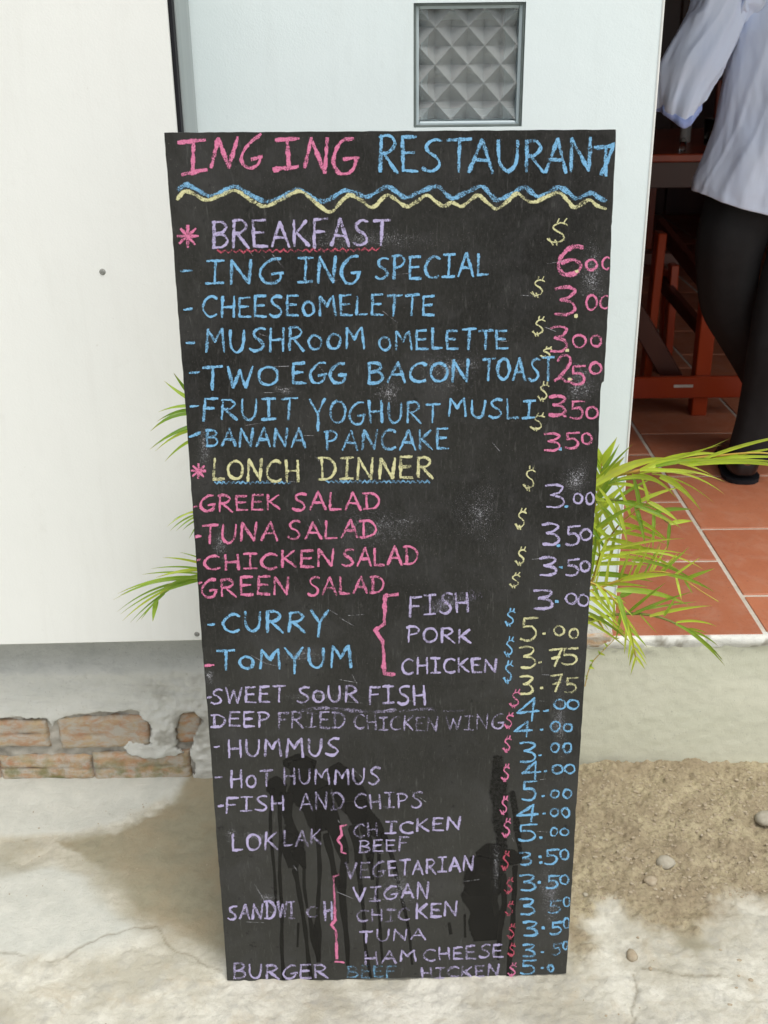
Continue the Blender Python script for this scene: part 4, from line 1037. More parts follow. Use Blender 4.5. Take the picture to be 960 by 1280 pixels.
# ------------------------------------------------------------------ menu board
PB0 = Vector((0, 1.622, 0)); PB1 = Vector((0, 1.70, 1.545)); vB = (PB1-PB0).normalized(); nB = Vector((0, -vB.z, vB.y)).normalized()   # nB faces the camera
def onb(px, py, lift=0.0):
    d = ray(px, py); o = PB0+nB*lift; t = (o-CAMP).dot(nB)/d.dot(nB); return CAMP+d*t
board = empty('menu_board', onb(496, 1221), 'black chalk menu board of a restaurant leaning upright on the ground', 'sign')
def board_panel():
    L = [(205, 166), (215, 285), (224, 410), (233, 520), (241, 640), (252, 800), (263, 935), (271, 1050), (278, 1140), (284, 1226)]
    R = [(708, 1217), (714, 1120), (722, 985), (732, 830), (741, 680), (747, 575), (751, 479), (755, 477), (761, 372), (766, 260), (770, 162)]
    B = [(350, 1226), (430, 1224), (520, 1222), (610, 1220), (680, 1218)]
    T = [(650, 163), (500, 164), (350, 165)]
    out0 = L+B+R+T; T_ = .010; out = []; rr = random.Random(12)
    for i, a in enumerate(out0):
        b = out0[(i+1) % len(out0)]; k = max(1, int(math.hypot(b[0]-a[0], b[1]-a[1])/9)); out.append(a)
        for j in range(1, k):
            t = j/k; n_ = (b[1]-a[1], a[0]-b[0]); ln = math.hypot(*n_); q = rr.uniform(-.35, .35)+(rr.uniform(.6, 1.6) if rr.random() < .06 else 0)
            out.append((a[0]+(b[0]-a[0])*t-n_[0]/ln*q*-1, a[1]+(b[1]-a[1])*t-n_[1]/ln*q*-1))
    P3 = [onb(*q) for q in out]; n = len(P3)
    bm = bmesh.new(); fv = [bm.verts.new(p_) for p_ in P3]; bv = [bm.verts.new(p_-nB*T_) for p_ in P3]
    bm.faces.new(fv[::-1]); bm.faces.new(bv)
    for i in range(n): bm.faces.new([fv[i], fv[(i+1) % n], bv[(i+1) % n], bv[i]])
    es = [e for e in bm.edges if all(v in fv for v in e.verts)]
    bmesh.ops.bevel(bm, geom=es, offset=.0012, segments=2, affect='EDGES')
    bmesh.ops.triangulate(bm, faces=[f for f in bm.faces if len(f.verts) > 4])
    bm_obj('panel', bm, M['board'], board)
board_panel()
# rear legs that keep it upright
for sx in (-.2, .2):
    barobj('rear_leg', (board.location.x+sx, 1.71, 1.30), (board.location.x+sx, 1.93, .0), .035, .02, M['ply_back'], board)
barobj('cross_bar', (board.location.x-.2, 1.885, .25), (board.location.x+.2, 1.885, .25), .03, .018, M['ply_back'], board)

LIFT = [0]
LX = [205, 215, 224, 233, 241, 252, 263, 271, 278, 284]; LY = [166, 285, 410, 520, 640, 800, 935, 1050, 1140, 1226]
RX = [770, 766, 761, 755, 751, 747, 741, 732, 722, 714, 708]; RY = [162, 260, 372, 477, 479, 575, 680, 830, 985, 1120, 1217]
def stroke(pts, wpx, dens, V, Fc, A, smooth=True, jit=.5, seed=0):
    """pts in photo pixels -> ribbon on the board"""
    rr = random.Random(seed*7919+len(V)); P_ = [np.array(p, float) for p in pts]
    if len(P_) == 1: P_ = [P_[0]-[.8, 0], P_[0]+[.8, 0]]
    # resample
    out = []
    n = len(P_)-1
    for i in range(n):
        a, b = P_[i], P_[i+1]; m_ = max(2, int(np.linalg.norm(b-a)/2.2))
        p0 = P_[i-1] if i > 0 else a; p3 = P_[i+2] if i < n-1 else b
        for s in range(m_):
            t = s/m_
            if smooth: q = .5*((2*a)+(b-p0)*t+(2*p0-5*a+4*b-p3)*t*t+(3*a-p0-3*b+p3)*t**3)
            else: q = a+(b-a)*t
            out.append(q)
    out.append(P_[-1])
    LIFT[0] = (LIFT[0]+1) % 40; lift = .0006+LIFT[0]*.00002
    k0 = len(V); N = len(out); ph = rr.uniform(0, 6)
    for i, q in enumerate(out):
        a = out[max(i-1, 0)]; b = out[min(i+1, N-1)]; d = b-a; L_ = np.linalg.norm(d); d = d/L_ if L_ > 1e-6 else np.array([1., 0])
        nn_ = np.array([-d[1], d[0]]); w_ = wpx*(1.0+.16*math.sin(i*.9+ph)+.16*math.sin(i*.31+ph*3)+rr.uniform(-.14, .14))*.64
        if i in (0, N-1): w_ *= .75; q = q+(d*(-wpx*.25 if i == 0 else wpx*.25))
        q = q+nn_*rr.uniform(-jit, jit)*.45
        dn = dens*(1+.14*math.sin(i*.37+ph*2)+rr.uniform(-.10, .10))
        for s_, dd in ((-1, 0.1), (-.50, .94), (.50, .94), (1, 0.1)):
            e = q+nn_*w_*s_; e[0] = min(max(e[0], np.interp(e[1], LY, LX)+1), np.interp(e[1], RY, RX)-.8); V.append(tuple(onb(e[0], e[1], lift))); A.append(max(0, dn*dd))
    for i in range(N-1):
        for s_ in range(3):
            a = k0+i*4+s_; Fc.append([a, a+1, a+5, a+4])

def ell(cx_, cy_, rx, ry, a0, a1, n=9):
    return [(cx_+rx*math.cos(math.radians(a0+(a1-a0)*i/(n-1))), cy_+ry*math.sin(math.radians(a0+(a1-a0)*i/(n-1)))) for i in range(n)]
S_, L_ = True, False
FONT = {
 'A': (.78, [(L_, [(0, 0), (.42, 1)]), (L_, [(.42, 1), (.8, -.02)]), (L_, [(.16, .38), (.66, .36)])]),
 'B': (.68, [(L_, [(.06, 1), (.05, 0)]), (S_, [(.0, .98), (.4, 1), (.6, .80), (.4, .57), (.1, .52)]), (S_, [(.1, .52), (.5, .5), (.68, .25), (.45, .03), (.0, .0)])]),
 'C': (.72, [(S_, [(.72, .88), (.48, 1), (.15, .82), (.0, .45), (.15, .1), (.45, .0), (.72, .1)])]),
 'D': (.75, [(L_, [(.12, .98), (.12, .02)]), (S_, [(-.05, 1), (.4, 1), (.72, .72), (.72, .35), (.45, .05), (-.05, 0)])]),
 'E': (.60, [(L_, [(.04, 1), (.03, 0)]), (L_, [(.04, .98), (.58, 1)]), (L_, [(.04, .52), (.5, .54)]), (L_, [(.03, .02), (.62, .0)])]),
 'F': (.58, [(L_, [(.04, 1), (.02, -.08)]), (L_, [(.04, .98), (.62, 1)]), (L_, [(.04, .52), (.48, .54)])]),
 'G': (.76, [(S_, [(.70, .98), (.42, .96), (.1, .68), (.0, .35), (.18, .03), (.5, .0), (.70, .18), (.72, .40)]), (L_, [(.42, .38), (.80, .42)])]),
 'H': (.72, [(L_, [(.04, 1), (.06, -.02)]), (L_, [(.66, 1), (.68, 0)]), (L_, [(.04, .48), (.68, .52)])]),
 'I': (.60, [(L_, [(.0, .98), (.6, 1)]), (L_, [(.31, 1), (.29, 0)]), (L_, [(-.02, .0), (.6, .03)])]),
 'i': (.12, [(L_, [(.05, 1), (.07, 0)])]),
 'J': (.60, [(L_, [(.0, .98), (.6, 1)]), (S_, [(.38, 1), (.36, .3), (.25, .03), (.0, .02)])]),
 'K': (.68, [(L_, [(.05, 1), (.04, 0)]), (L_, [(.62, .98), (.07, .45)]), (L_, [(.15, .52), (.70, .0)])]),
 'L': (.58, [(L_, [(.06, 1), (.03, .03)]), (L_, [(.03, .02), (.58, .05)])]),
 'M': (.92, [(L_, [(.04, 0), (.10, .98)]), (S_, [(.10, .98), (.28, .72), (.45, .45)]), (S_, [(.45, .45), (.62, .80), (.80, 1)]), (L_, [(.80, 1), (.90, 0)])]),
 'N': (.80, [(L_, [(.02, 0), (.08, 1)]), (L_, [(.08, 1), (.66, .02)]), (L_, [(.66, .02), (.76, 1.02)])]),
 'O': (.78, [(S_, ell(.39, .5, .38, .48, 100, 460, 11))]),
 'o': (.66, [(S_, ell(.33, .36, .30, .35, 100, 460, 10))]),
 '0': (.55, [(S_, ell(.28, .5, .26, .48, 80, 440, 10))]),
 'P': (.66, [(L_, [(.1, 1), (.07, -.02)]), (S_, [(-.02, .95), (.4, 1.0), (.64, .78), (.45, .52), (.1, .46)])]),
 'Q': (.78, []),
 'R': (.72, [(L_, [(.06, 1), (.04, 0)]), (S_, [(.0, .96), (.4, 1), (.62, .78), (.4, .55), (.08, .5)]), (L_, [(.2, .5), (.74, -.04)])]),
 'S': (.66, [(S_, [(.66, .96), (.4, 1), (.14, .84), (.2, .62), (.48, .45), (.62, .22), (.44, .03), (.2, .0), (.0, .10)])]),
 'T': (.72, [(L_, [(.0, .96), (.74, 1)]), (L_, [(.38, .98), (.36, -.02)])]),
 'U': (.74, [(S_, [(.04, 1), (.06, .3), (.3, .0), (.55, .1), (.66, .4), (.70, 1)])]),
 'V': (.74, [(L_, [(.0, 1), (.36, 0)]), (L_, [(.36, 0), (.72, 1)])]),
 'W': (.98, [(L_, [(.0, 1), (.24, .02)]), (L_, [(.24, .02), (.48, .85)]), (L_, [(.48, .85), (.72, .02)]), (L_, [(.72, .02), (.98, 1)])]),
 'Y': (.78, [(L_, [(.0, 1), (.40, .45)]), (L_, [(.78, 1.02), (.42, .45), (.38, -.25)])]),
 '2': (.62, [(S_, [(.08, .80), (.25, .98), (.5, .95), (.58, .7), (.35, .35), (.02, .02)]), (S_, [(.02, .05), (.25, .12), (.5, -.02), (.66, .08)])]),
 '3': (.62, [(S_, [(.02, .95), (.35, 1.), (.6, .88), (.45, .65), (.18, .55)]), (S_, [(.18, .55), (.52, .45), (.62, .2), (.42, .02), (.05, .03)])]),
 '4': (.70, [(L_, [(.55, 1), (.0, .34)]), (L_, [(.0, .34), (.72, .42)]), (L_, [(.55, 1), (.50, -.02)])]),
 '5': (.64, [(L_, [(.10, .96), (.66, 1)]), (L_, [(.12, .96), (.10, .58)]), (S_, [(.10, .58), (.42, .6), (.60, .35), (.48, .08), (.2, .0), (.0, .08)])]),
 '6': (.70, [(S_, [(.70, .97), (.40, .98), (.12, .72), (.0, .35), (.12, .05), (.40, .0), (.64, .15), (.66, .38), (.42, .52), (.10, .42)])]),
 '7': (.62, [(L_, [(.0, .93), (.60, 1)]), (L_, [(.60, 1), (.28, -.02)]), (L_, [(.12, .42), (.52, .50)])]),
 '.': (.16, [(S_, [(.02, .04), (.12, .06)])]), '-': (.5, [(L_, [(0, .5), (.5, .56)])]),
 '*': (.7, [(L_, [(.35, 1), (.35, 0)]), (L_, [(.0, .5), (.7, .5)]), (L_, [(.1, .85), (.6, .12)]), (L_, [(.62, .85), (.08, .15)])]),
 '$': (.7, [(S_, [(.76, .76), (.60, .84), (.40, .78), (.34, .64), (.48, .52), (.64, .38), (.64, .22), (.48, .12), (.30, .13), (.16, .24)]), (L_, [(.50, 1), (.46, .84)]), (L_, [(.72, 1), (.64, .84)]), (L_, [(.22, .26), (.34, .02)]), (L_, [(.40, .20), (.46, .0)])]),
}
class Line:
    def __init__(self, color, label, seed): self.c, self.l, self.V, self.F, self.A, self.seed = color, label, [], [], [], seed
    def word(self, s, x0, x1, yt0, yb0, yt1=None, yb1=None, wpx=3.4, dens=1.0, gap=.24):
        yt1 = yt0 if yt1 is None else yt1; yb1 = yb0 if yb1 is None else yb1
        rr = random.Random(hash_(s)+int(x0)); tot = sum(FONT[c][0] for c in s)+gap*(len(s)-1); x = 0
        for ci, c in enumerate(s):
            wd_, st = FONT[c]; xa = x0+(x1-x0)*x/tot; xb = x0+(x1-x0)*(x+wd_)/tot; sc = (x1-x0)/tot
            t = (x+wd_/2)/tot; yt, yb = yt0+(yt1-yt0)*t, yb0+(yb1-yb0)*t
            h = (yb-yt)*rr.uniform(.93, 1.06); yb += rr.uniform(-.8, .8); sl = rr.uniform(-.05, .06); dd = dens*rr.uniform(.9, 1.08)
            for sm, pts in st:
                q = [(xa+p[0]*sc+sl*p[1]*h+rr.uniform(-.35, .35), yb-p[1]*h+rr.uniform(-.35, .35)) for p in pts]
                stroke(q, wpx*rr.uniform(.9, 1.15), dd, self.V, self.F, self.A, sm, .7, self.seed)
            x += wd_+gap
        return self
    def poly(self, pts, wpx=3.4, dens=1.0, smooth=True, jit=.7):
        stroke(pts, wpx, dens, self.V, self.F, self.A, smooth, jit, self.seed); return self
    def done(self, name='chalk_lettering'):
        o = mesh_obj(name, self.V, self.F, CH[self.c], board, False, {'cover': self.A})
        if self.l: o['label'] = self.l
        if name == 'scratch_marks': o['kind'] = 'stuff'
def hash_(s): return sum((i+1)*ord(c) for i, c in enumerate(s))
sd_n = [0]
def line(color, label, *words, w=3.4, d=1.0, extra=(), dash=None, name='chalk_word'):
    for q in words:
        sd_n[0] += 1; L = Line(color, None, sd_n[0]); k = dict(wpx=w, dens=d)
        if isinstance(q[-1], dict): k.update(q[-1]); q = q[:-1]
        L.word(*q, **k); L.l = color+' chalk word '+q[0].upper() if len(q[0]) > 1 else label; L.done(name)
    for e in extra:
        sd_n[0] += 1; L = Line(color, None, sd_n[0]); L.poly(*e[:1], **e[1]); L.done('chalk_mark')
    if dash:
        sd_n[0] += 1; L = Line(color, None, sd_n[0]); L.poly([(dash[0], dash[2]), (dash[1], dash[2]-.8)], wpx=3.2); L.done('chalk_dash')
def o4(*a): return a
# title
TW = 5.4
L = Line('pink', 'pink heading ING ING', 900)
for st in ([(223, 178), (256, 175)], [(242, 178), (241, 216)], [(228, 218), (258, 212)], [(264, 209), (273, 173)], [(273, 173), (286, 209)], [(286, 209), (297, 172)],
           [(345, 175), (373, 173)], [(359, 175), (361, 208)], [(342, 211), (372, 208)], [(381, 209), (389, 173)], [(389, 173), (406, 216)], [(406, 216), (409, 173)],
           [(315, 199), (327, 196)], [(430, 199), (448, 197)], [(343, 213), (370, 209)]): L.poly(st, TW, 1.05, False)
L.poly([(326, 168), (313, 178), (303, 192), (303, 204), (312, 210), (322, 206), (326, 197)], 4.6, 1.0)
L.poly([(441, 173), (428, 176), (420, 188), (417, 204), (424, 216), (436, 216), (443, 208), (445, 198)], TW, 1.05)
L.done()
L = Line('blue', 'blue heading RESTAURANT', 901)
for c, x0, x1, yt, yb in [('R', 474, 496, 171, 215), ('E', 503, 521, 173, 214), ('S', 528, 551, 174, 213), ('T', 559, 588, 174, 214), ('A', 586, 615, 172, 215), ('U', 622, 649, 173, 213),
                          ('R', 657, 679, 174, 214), ('A', 682, 707, 172, 215), ('N', 713, 741, 174, 214), ('T', 745, 770, 181, 219)]:
    L.word(c, x0, x1, yt, yb, wpx=4.6)
L.poly([(747, 186), (768, 180)], 5, 1.0, False); L.poly([(768, 180), (752, 218)], 5.4, 1.05, False)
L.done()
L = Line('blue', 'blue wavy line', 902)
L.poly([(223, 237), (233, 231), (246, 237), (262, 245), (278, 240), (294, 233), (312, 243), (334, 252), (352, 246), (373, 237), (390, 246), (403, 252), (417, 246), (431, 238), (446, 242), (459, 246), (471, 240), (484, 233), (496, 240), (508, 247), (527, 239), (546, 233), (556, 241), (566, 248), (584, 240), (602, 233), (612, 242), (621, 250), (638, 243), (655, 234), (665, 241), (674, 246), (686, 240), (699, 234), (711, 241), (721, 248), (739, 241), (748, 247), (757, 251)], 6.4, .84)
L.done('chalk_wave')
L = Line('cream', 'cream wavy line', 903)
L.poly([(222, 249), (231, 239), (243, 243), (258, 250), (276, 244), (294, 238), (312, 249), (331, 258), (352, 249), (375, 239), (394, 253), (412, 265), (424, 255), (436, 244), (451, 250), (466, 259), (483, 244), (495, 250), (508, 258), (521, 252), (533, 244), (545, 252), (555, 258), (565, 253), (577, 258), (588, 250), (598, 244), (610, 254), (621, 261), (634, 252), (646, 242), (657, 249), (667, 253), (683, 246), (699, 241), (709, 250), (719, 259), (736, 250), (746, 257), (757, 261)], 5.4, .92, True)
L.done('chalk_wave')
line('lilac', 'lilac heading BREAKFAST', ('BREAKFAST', 266, 486, 276, 309, 273, 306), w=4.0)
L = Line('red', 'pink zigzag underline', 904); L.poly([(272+i*4.6, 314+(2.2 if i % 2 else -1.5)-i*.06) for i in range(45)], 2.6, .85, False); L.done('chalk_underline')
line('pink', 'pink star by the breakfast heading', ('*', 222, 247, 282, 308), w=4.2)
B_ = lambda *a, **k: line('blue', *a, **k)
Pk = lambda *a, **k: line('pink', *a, **k)
Li = lambda *a, **k: line('lilac', *a, **k)
B_('blue menu line ING ING SPECIAL', ('ING', 258, 352, 325, 355, 322, 354), ('ING', 373, 449, 324, 353, 322, 355, dict(wpx=4.2)), ('SPECIAL', 470, 610, 321, 349, 317, 345), dash=(226, 240, 339), w=3.8)
B_('blue menu line CHEESE OMELETTE', ('CHEESEoMELETTE', 254, 542, 371, 396, 369, 393), dash=(230, 240, 387), w=3.6)
B_('blue menu line MUSHROOM OMELETTE', ('MUSHRooM', 257, 456, 412, 440, 410, 436), ('oMELETTE', 474, 634, 414, 438, 411, 435), dash=(233, 243, 429), w=3.6)
B_('blue menu line TWO EGG BACON TOAST', ('TWO', 254, 347, 459, 487, 457, 482), ('EGG', 366, 432, 454, 478, 453, 478), ('BACON', 460, 587, 454, 478, 451, 477), ('TOAST', 603, 692, 449, 475, 447, 475), w=3.9, dash=(237, 249, 466))
B_('blue menu line FRUIT YOGHURT MUSLI', ('FRUIT', 254, 370, 499, 525, 498, 523), ('YOGHURT', 388, 549, 500, 530, 503, 527), ('MUSLI', 560, 668, 498, 521, 500, 523), w=3.4, dash=(238, 248, 508), d=.96)
B_('blue menu line BANANA PANCAKE', ('BANANA', 258, 381, 537, 557, 536, 559), ('PANCAKE', 407, 560, 539, 562, 536, 561), w=3.4, d=.9, extra=[([(237, 546), (250, 541)], dict(wpx=4, dens=1))])
line('cream', 'cream heading LONCH DINNER', ('LONCH', 266, 374, 574, 599, 577, 602), ('DINNER', 400, 540, 574, 600, 571, 597), w=3.9)
L = Line('blue', 'blue zigzag underlines', 905)
L.poly([(268+i*3.0, 603+(1.4 if i % 2 else -1.2)) for i in range(33)], 2.6, .8, False); L.poly([(408+i*3.0, 602+(1.5 if i % 2 else -1.4)) for i in range(44)], 2.8, .8, False); L.done('chalk_underline')
Pk('pink star by the lunch heading', ('*', 239, 257, 579, 598), w=3.8)
Pk('pink menu line GREEK SALAD', ('GREEK', 251, 349, 619, 639, 619, 637), ('SALAD', 366, 474, 616, 638, 616, 636), dash=(241, 246, 634))
Pk('pink menu line TUNA SALAD', ('TUNA', 253, 346, 658, 680, 652, 675), ('SALAD', 360, 470, 652, 674, 650, 671), dash=(243, 251, 671))
Pk('pink menu line CHICKEN SALAD', ('CHICKEN', 256, 418, 695, 712, 687, 708), ('SALAD', 428, 522, 686, 708, 683, 705), dash=(245, 250, 700))
Pk('pink menu line GREEN SALAD', ('GREEN', 252, 362, 725, 746, 720, 742), ('SALAD', 385, 479, 722, 744, 720, 741), dash=(246, 252, 729))
B_('blue menu line CURRY', ('CURRY', 279, 409, 767, 789, 763, 790), dash=(260, 268, 781), w=3.9)
B_('blue menu line TOMYUM', ('ToMYUM', 272, 439, 815, 837, 808, 834), w=3.9)
Pk('pink brace beside fish, pork and chicken', extra=[([(497, 743), (481, 745), (481, 764), (480, 780), (469, 788), (478, 801), (480, 820), (480, 842), (493, 843)], dict(wpx=5.4, smooth=False))], dash=(256, 267, 832))
Li('lilac word FISH in the curry choices', ('FISH', 512, 586, 745, 770, 741, 764), w=3.4, d=.98, extra=[([(530, 760), (590, 742)], dict(wpx=12, dens=.50)), ([(540, 766), (600, 744)], dict(wpx=10, dens=.45))])
Li('lilac word PORK in the curry choices', ('PORK', 509, 588, 783, 803, 787, 804), w=3.2)
Li('lilac word CHICKEN in the curry choices', ('CHICKEN', 503, 621, 823, 842, 824, 840), w=3.3)
Li('lilac menu line SWEET SOUR FISH', ('SWEET', 264, 356, 861, 880, 857, 876), ('SoUR', 372, 447, 858, 878, 859, 878), ('FISH', 462, 532, 858, 878, 857, 881), dash=(258, 264, 872), w=3.1)
Li('lilac menu line DEEP FRIED CHICKEN WING', ('DEEP', 265, 337, 893, 908, 889, 908), ('FRIED', 348, 431, 890, 909, dict(dens=.82)), ('CHICKEN', 443, 547, 894, 911, 896, 913, dict(dens=.78, wpx=2.6)), ('WING', 558, 629, 896, 912, 893, 911, dict(dens=.75, wpx=2.4)), w=3.0,
   extra=[([(375, 889), (405, 885), (440, 888), (470, 890), (495, 887)], dict(wpx=5, dens=.62)), ([(500, 889), (535, 886), (545, 888)], dict(wpx=4, dens=.58)), ([(555, 889), (580, 888)], dict(wpx=2.5, dens=.6))])
Li('lilac menu line HUMMUS', ('HUMMUS', 285, 423, 926, 947, 922, 944), dash=(268, 274, 934), w=3.4)
Li('lilac menu line HOT HUMMUS', ('HoT', 288, 340, 963, 985, 962, 982), ('HUM', 354, 412, 960, 981, 961, 979, dict(dens=.84)), ('MUS', 418, 474, 961, 980, 959, 979, dict(dens=.88)), dash=(269, 277, 972), w=3.0)
Li('lilac menu line FISH AND CHIPS', ('FISH', 283, 355, 997, 1015, 994, 1012), ('AND', 375, 429, 992, 1012, dict(dens=.80)), ('CHIPS', 444, 527, 993, 1010, 990, 1009, dict(dens=.9)), dash=(273, 279, 1008), w=2.8)
Li('lilac menu line LOKLAK', ('LOK', 290, 346, 1043, 1063, 1041, 1062), ('LAK', 355, 401, 1040, 1058, 1037, 1055, dict(dens=.8)), w=3.0)
Pk('small pink brace beside chicken and beef', extra=[([(433, 1031), (426, 1033), (427, 1044), (422, 1050), (427, 1057), (427, 1065), (432, 1067)], dict(wpx=3.4, smooth=False))])
Li('lilac word CHICKEN after loklak', ('CH', 443, 472, 1031, 1047, 1029, 1045, dict(dens=.70)), ('ICKEN', 482, 576, 1029, 1043, 1020, 1036), w=3.0)
Li('lilac word BEEF after loklak', ('BEEF', 449, 510, 1052, 1066, 1047, 1062, dict(dens=.88)), w=2.7)
Li('lilac word VEGETARIAN in the sandwich choices', ('VEG', 432, 480, 1079, 1099, 1076, 1095, dict(dens=.76)), ('ETARIAN', 486, 592, 1076, 1094, 1071, 1088), w=2.9)
Li('lilac word VIGAN in the sandwich choices', ('VIG', 442, 496, 1110, 1127, 1107, 1124, dict(dens=.92)), ('AN', 502, 536, 1106, 1122, 1104, 1124), w=3.0)
Li('lilac word CHICKEN in the sandwich choices', ('CHIC', 446, 512, 1138, 1152, 1135, 1150, dict(dens=.77)), ('KEN', 520, 572, 1132, 1149, 1127, 1144, dict(wpx=3.5)), w=2.8)
Li('lilac word TUNA in the sandwich choices', ('TUNA', 450, 531, 1165, 1179, 1159, 1173), w=2.8, d=.95)
Li('lilac words HAM CHEESE in the sandwich choices', ('HAM', 456, 520, 1190, 1205, 1188, 1201, dict(dens=.9)), ('CHEESE', 530, 628, 1186, 1201, 1180, 1196), w=2.9, d=.95)
Li('lilac menu line SANDWICH', ('SAND', 285, 344, 1132, 1149, 1128, 1148, dict(wpx=3.3)), ('WI', 348, 368, 1128, 1147, dict(dens=.78)), ('C', 384, 396, 1133, 1147, dict(dens=.74)), ('H', 406, 416, 1128, 1149, dict(wpx=3.6)), w=3.0)
Pk('tall pink brace beside the sandwich choices', extra=[([(423, 1093), (417, 1096), (418, 1122)], dict(wpx=3.2, smooth=False, dens=.82)), ([(418, 1122), (419, 1150), (414, 1156), (420, 1163), (421, 1198)], dict(wpx=4.0, smooth=False)), ([(419, 1202), (430, 1203)], dict(wpx=3.0, smooth=False))])
Li('lilac menu line BURGER', ('BURGER', 292, 409, 1205, 1223, 1206, 1222), w=3.0, d=.94)
B_('faded blue word BEEF on the burger line', ('BEEF', 434, 494, 1208, 1222, 1208, 1221), w=2.9, d=.74)
Li('smeared lilac word HICKEN on the burger line', ('HICKEN', 527, 624, 1210, 1223, 1205, 1219), w=3.1, d=.85)
# dollar signs
DS = [('cream', 692, 290, 30, 34), ('cream', 669, 358, 20, 27), ('cream', 670, 408, 18, 26), ('cream', 680, 440, 17, 16), ('cream', 676, 490, 16, 24), ('cream', 668, 527, 20, 22), ('cream', 659, 599, 18, 29),
      ('cream', 648, 647, 16, 28), ('cream', 648, 694, 15, 25), ('cream', 641, 725, 15, 20), ('blue', 635, 772, 15, 21), ('blue', 634, 809, 14, 24), ('blue', 633, 841, 14, 28),
      ('pink', 641, 873, 15, 24), ('pink', 634, 901, 13, 19), ('pink', 632, 931, 12, 20), ('pink', 630, 965, 12, 24), ('pink', 628, 1007, 12, 24), ('pink', 631, 1034, 13, 26), ('red', 630, 1075, 12, 26),
      ('red', 634, 1107, 12, 20), ('red', 635, 1136, 12, 18), ('red', 637, 1164, 12, 20), ('red', 638, 1188, 11, 17), ('pink', 638, 1212, 13, 18)]
for c, x, y, ww, hh in DS:
    line(c, {'red': 'faded pink'}.get(c, c)+' dollar sign', ('$', x-ww/2, x+ww/2, y-hh/2, y+hh/2), w=2.5 if hh > 30 else 2.1, d=.98 if c != 'red' else .9, name='chalk_dollar_sign')
# prices: list of (char, x0, x1, ytop, ybottom), dots apart
def price(color, text, chars, dots=(), dcol=None, w=3.0, d=1.0):
    sd_n[0] += 1; L = Line(color, color+' price '+text, sd_n[0])
    for q in chars: L.word(q[0], *q[1:5], wpx=q[5] if len(q) > 5 else w, dens=q[6] if len(q) > 6 else d)
    if dcol is None:
        for x, y in dots: L.poly([(x-1.2, y), (x+1.2, y)], 3.4, 1.1)
    L.done('chalk_price')
    if dcol:
        for x, y in dots:
            K = Line(dcol, None, sd_n[0]+500); K.poly([(x-1.2, y), (x+1.2, y)], 4.2, 1.2); K.done('chalk_dot')
price('pink', '6.00', [('6', 697, 726, 309, 343, 5.2), ('0', 732, 746, 323, 337, 3.4), ('C', 753, 762, 320, 336, 3)], [(721, 339)], 'cream')
price('pink', '3.00', [('3', 692, 718, 360, 394, 4.2), ('0', 732, 746, 367, 387, 3), ('C', 750, 760, 369, 386, 2.8)], [(720, 395)], 'cream')
price('pink', '3.00', [('3', 687, 708, 410, 440, 4.2), ('0', 716, 733, 419, 434, 3), ('0', 738, 752, 420, 434, 2.8)], [(709, 438)], 'cream')
price('pink', '2.50', [('2', 693, 713, 445, 477, 3.8), ('5', 714, 732, 458, 480, 3.2), ('0', 737, 752, 452, 467, 3)], [(712, 474)], 'cream')
price('pink', '3.50', [('3', 685, 706, 495, 520, 4.2), ('5', 713, 730, 500, 523, 3), ('0', 732, 747, 507, 523, 3.2)], [(706, 520)])
price('pink', '3.50', [('3', 679, 699, 541, 563, 3.2), ('5', 707, 724, 539, 560, 3.2), ('0', 727, 740, 542, 556, 3.2)], [(700, 561)], 'blue')
price('lilac', '3.00', [('3', 682, 705, 605, 634), ('0', 717, 728, 616, 630, 2.6), ('0', 732, 742, 614, 630, 2.8)], [(708, 633)], 'blue')
price('lilac', '3.50', [('3', 677, 698, 656, 681, 3.6), ('5', 708, 725, 656, 681, 3.2), ('0', 725, 739, 660, 675, 3)], [(698, 682)], 'blue')
price('lilac', '3.50', [('3', 674, 695, 696, 720, 3.4), ('5', 708, 724, 698, 719), ('0', 725, 737, 700, 714, 3.2)], [(701, 709)], 'blue')
price('lilac', '3.00', [('3', 666, 690, 737, 762, 3.6), ('0', 707, 721, 742, 755, 2.8), ('0', 722, 736, 742, 757, 3)], [(696, 752)], 'blue')
price('cream', '5.00', [('5', 651, 671, 773, 801), ('0', 692, 705, 783, 795, 2.7), ('0', 711, 723, 785, 798, 2.7)], [(680, 792)])
price('cream', '3.75', [('3', 650, 669, 809, 835), ('7', 686, 702, 810, 832), ('5', 702, 722, 811, 831)], [(675, 828)])
price('cream', '3.75', [('3', 649, 666, 844, 868), ('7', 688, 702, 844, 864), ('5', 706, 721, 846, 866, 3, .78)], [(677, 860)])
price('blue', '4.00', [('4', 646, 672, 873, 900), ('0', 692, 707, 875, 887, 2.8), ('0', 709, 724, 875, 887, 2.8)], [(681, 889), (684, 888)])
price('blue', '4.00', [('4', 643, 664, 901, 920, 3.2), ('0', 688, 700, 902, 915, 2.8), ('0', 704, 715, 904, 914, 2.6)], [(677, 912)])
price('blue', '3.00', [('3', 649, 669, 927, 953), ('0', 688, 699, 929, 941, 2.9), ('0', 703, 714, 929, 941, 2.9)], [(675, 944)])
price('blue', '4.00', [('4', 653, 675, 953, 975), ('0', 690, 703, 957, 968, 2.8), ('0', 706, 719, 955, 967, 2.9)], [(682, 964)])
price('blue', '5.00', [('5', 653, 671, 976, 1000), ('0', 688, 699, 988, 998, 2.7), ('0', 703, 714, 987, 998, 2.7)], [(679, 995)])
price('blue', '4.00', [('4', 646, 671, 1006, 1026, 3.2), ('0', 688, 698, 1011, 1021, 2.8), ('0', 702, 712, 1010, 1022, 2.9)], [(680, 1017)])
price('blue', '5.00', [('5', 648, 671, 1031, 1051), ('0', 688, 697, 1035, 1046, 2.6), ('0', 700, 711, 1034, 1044, 2.6)], [(676, 1047)])
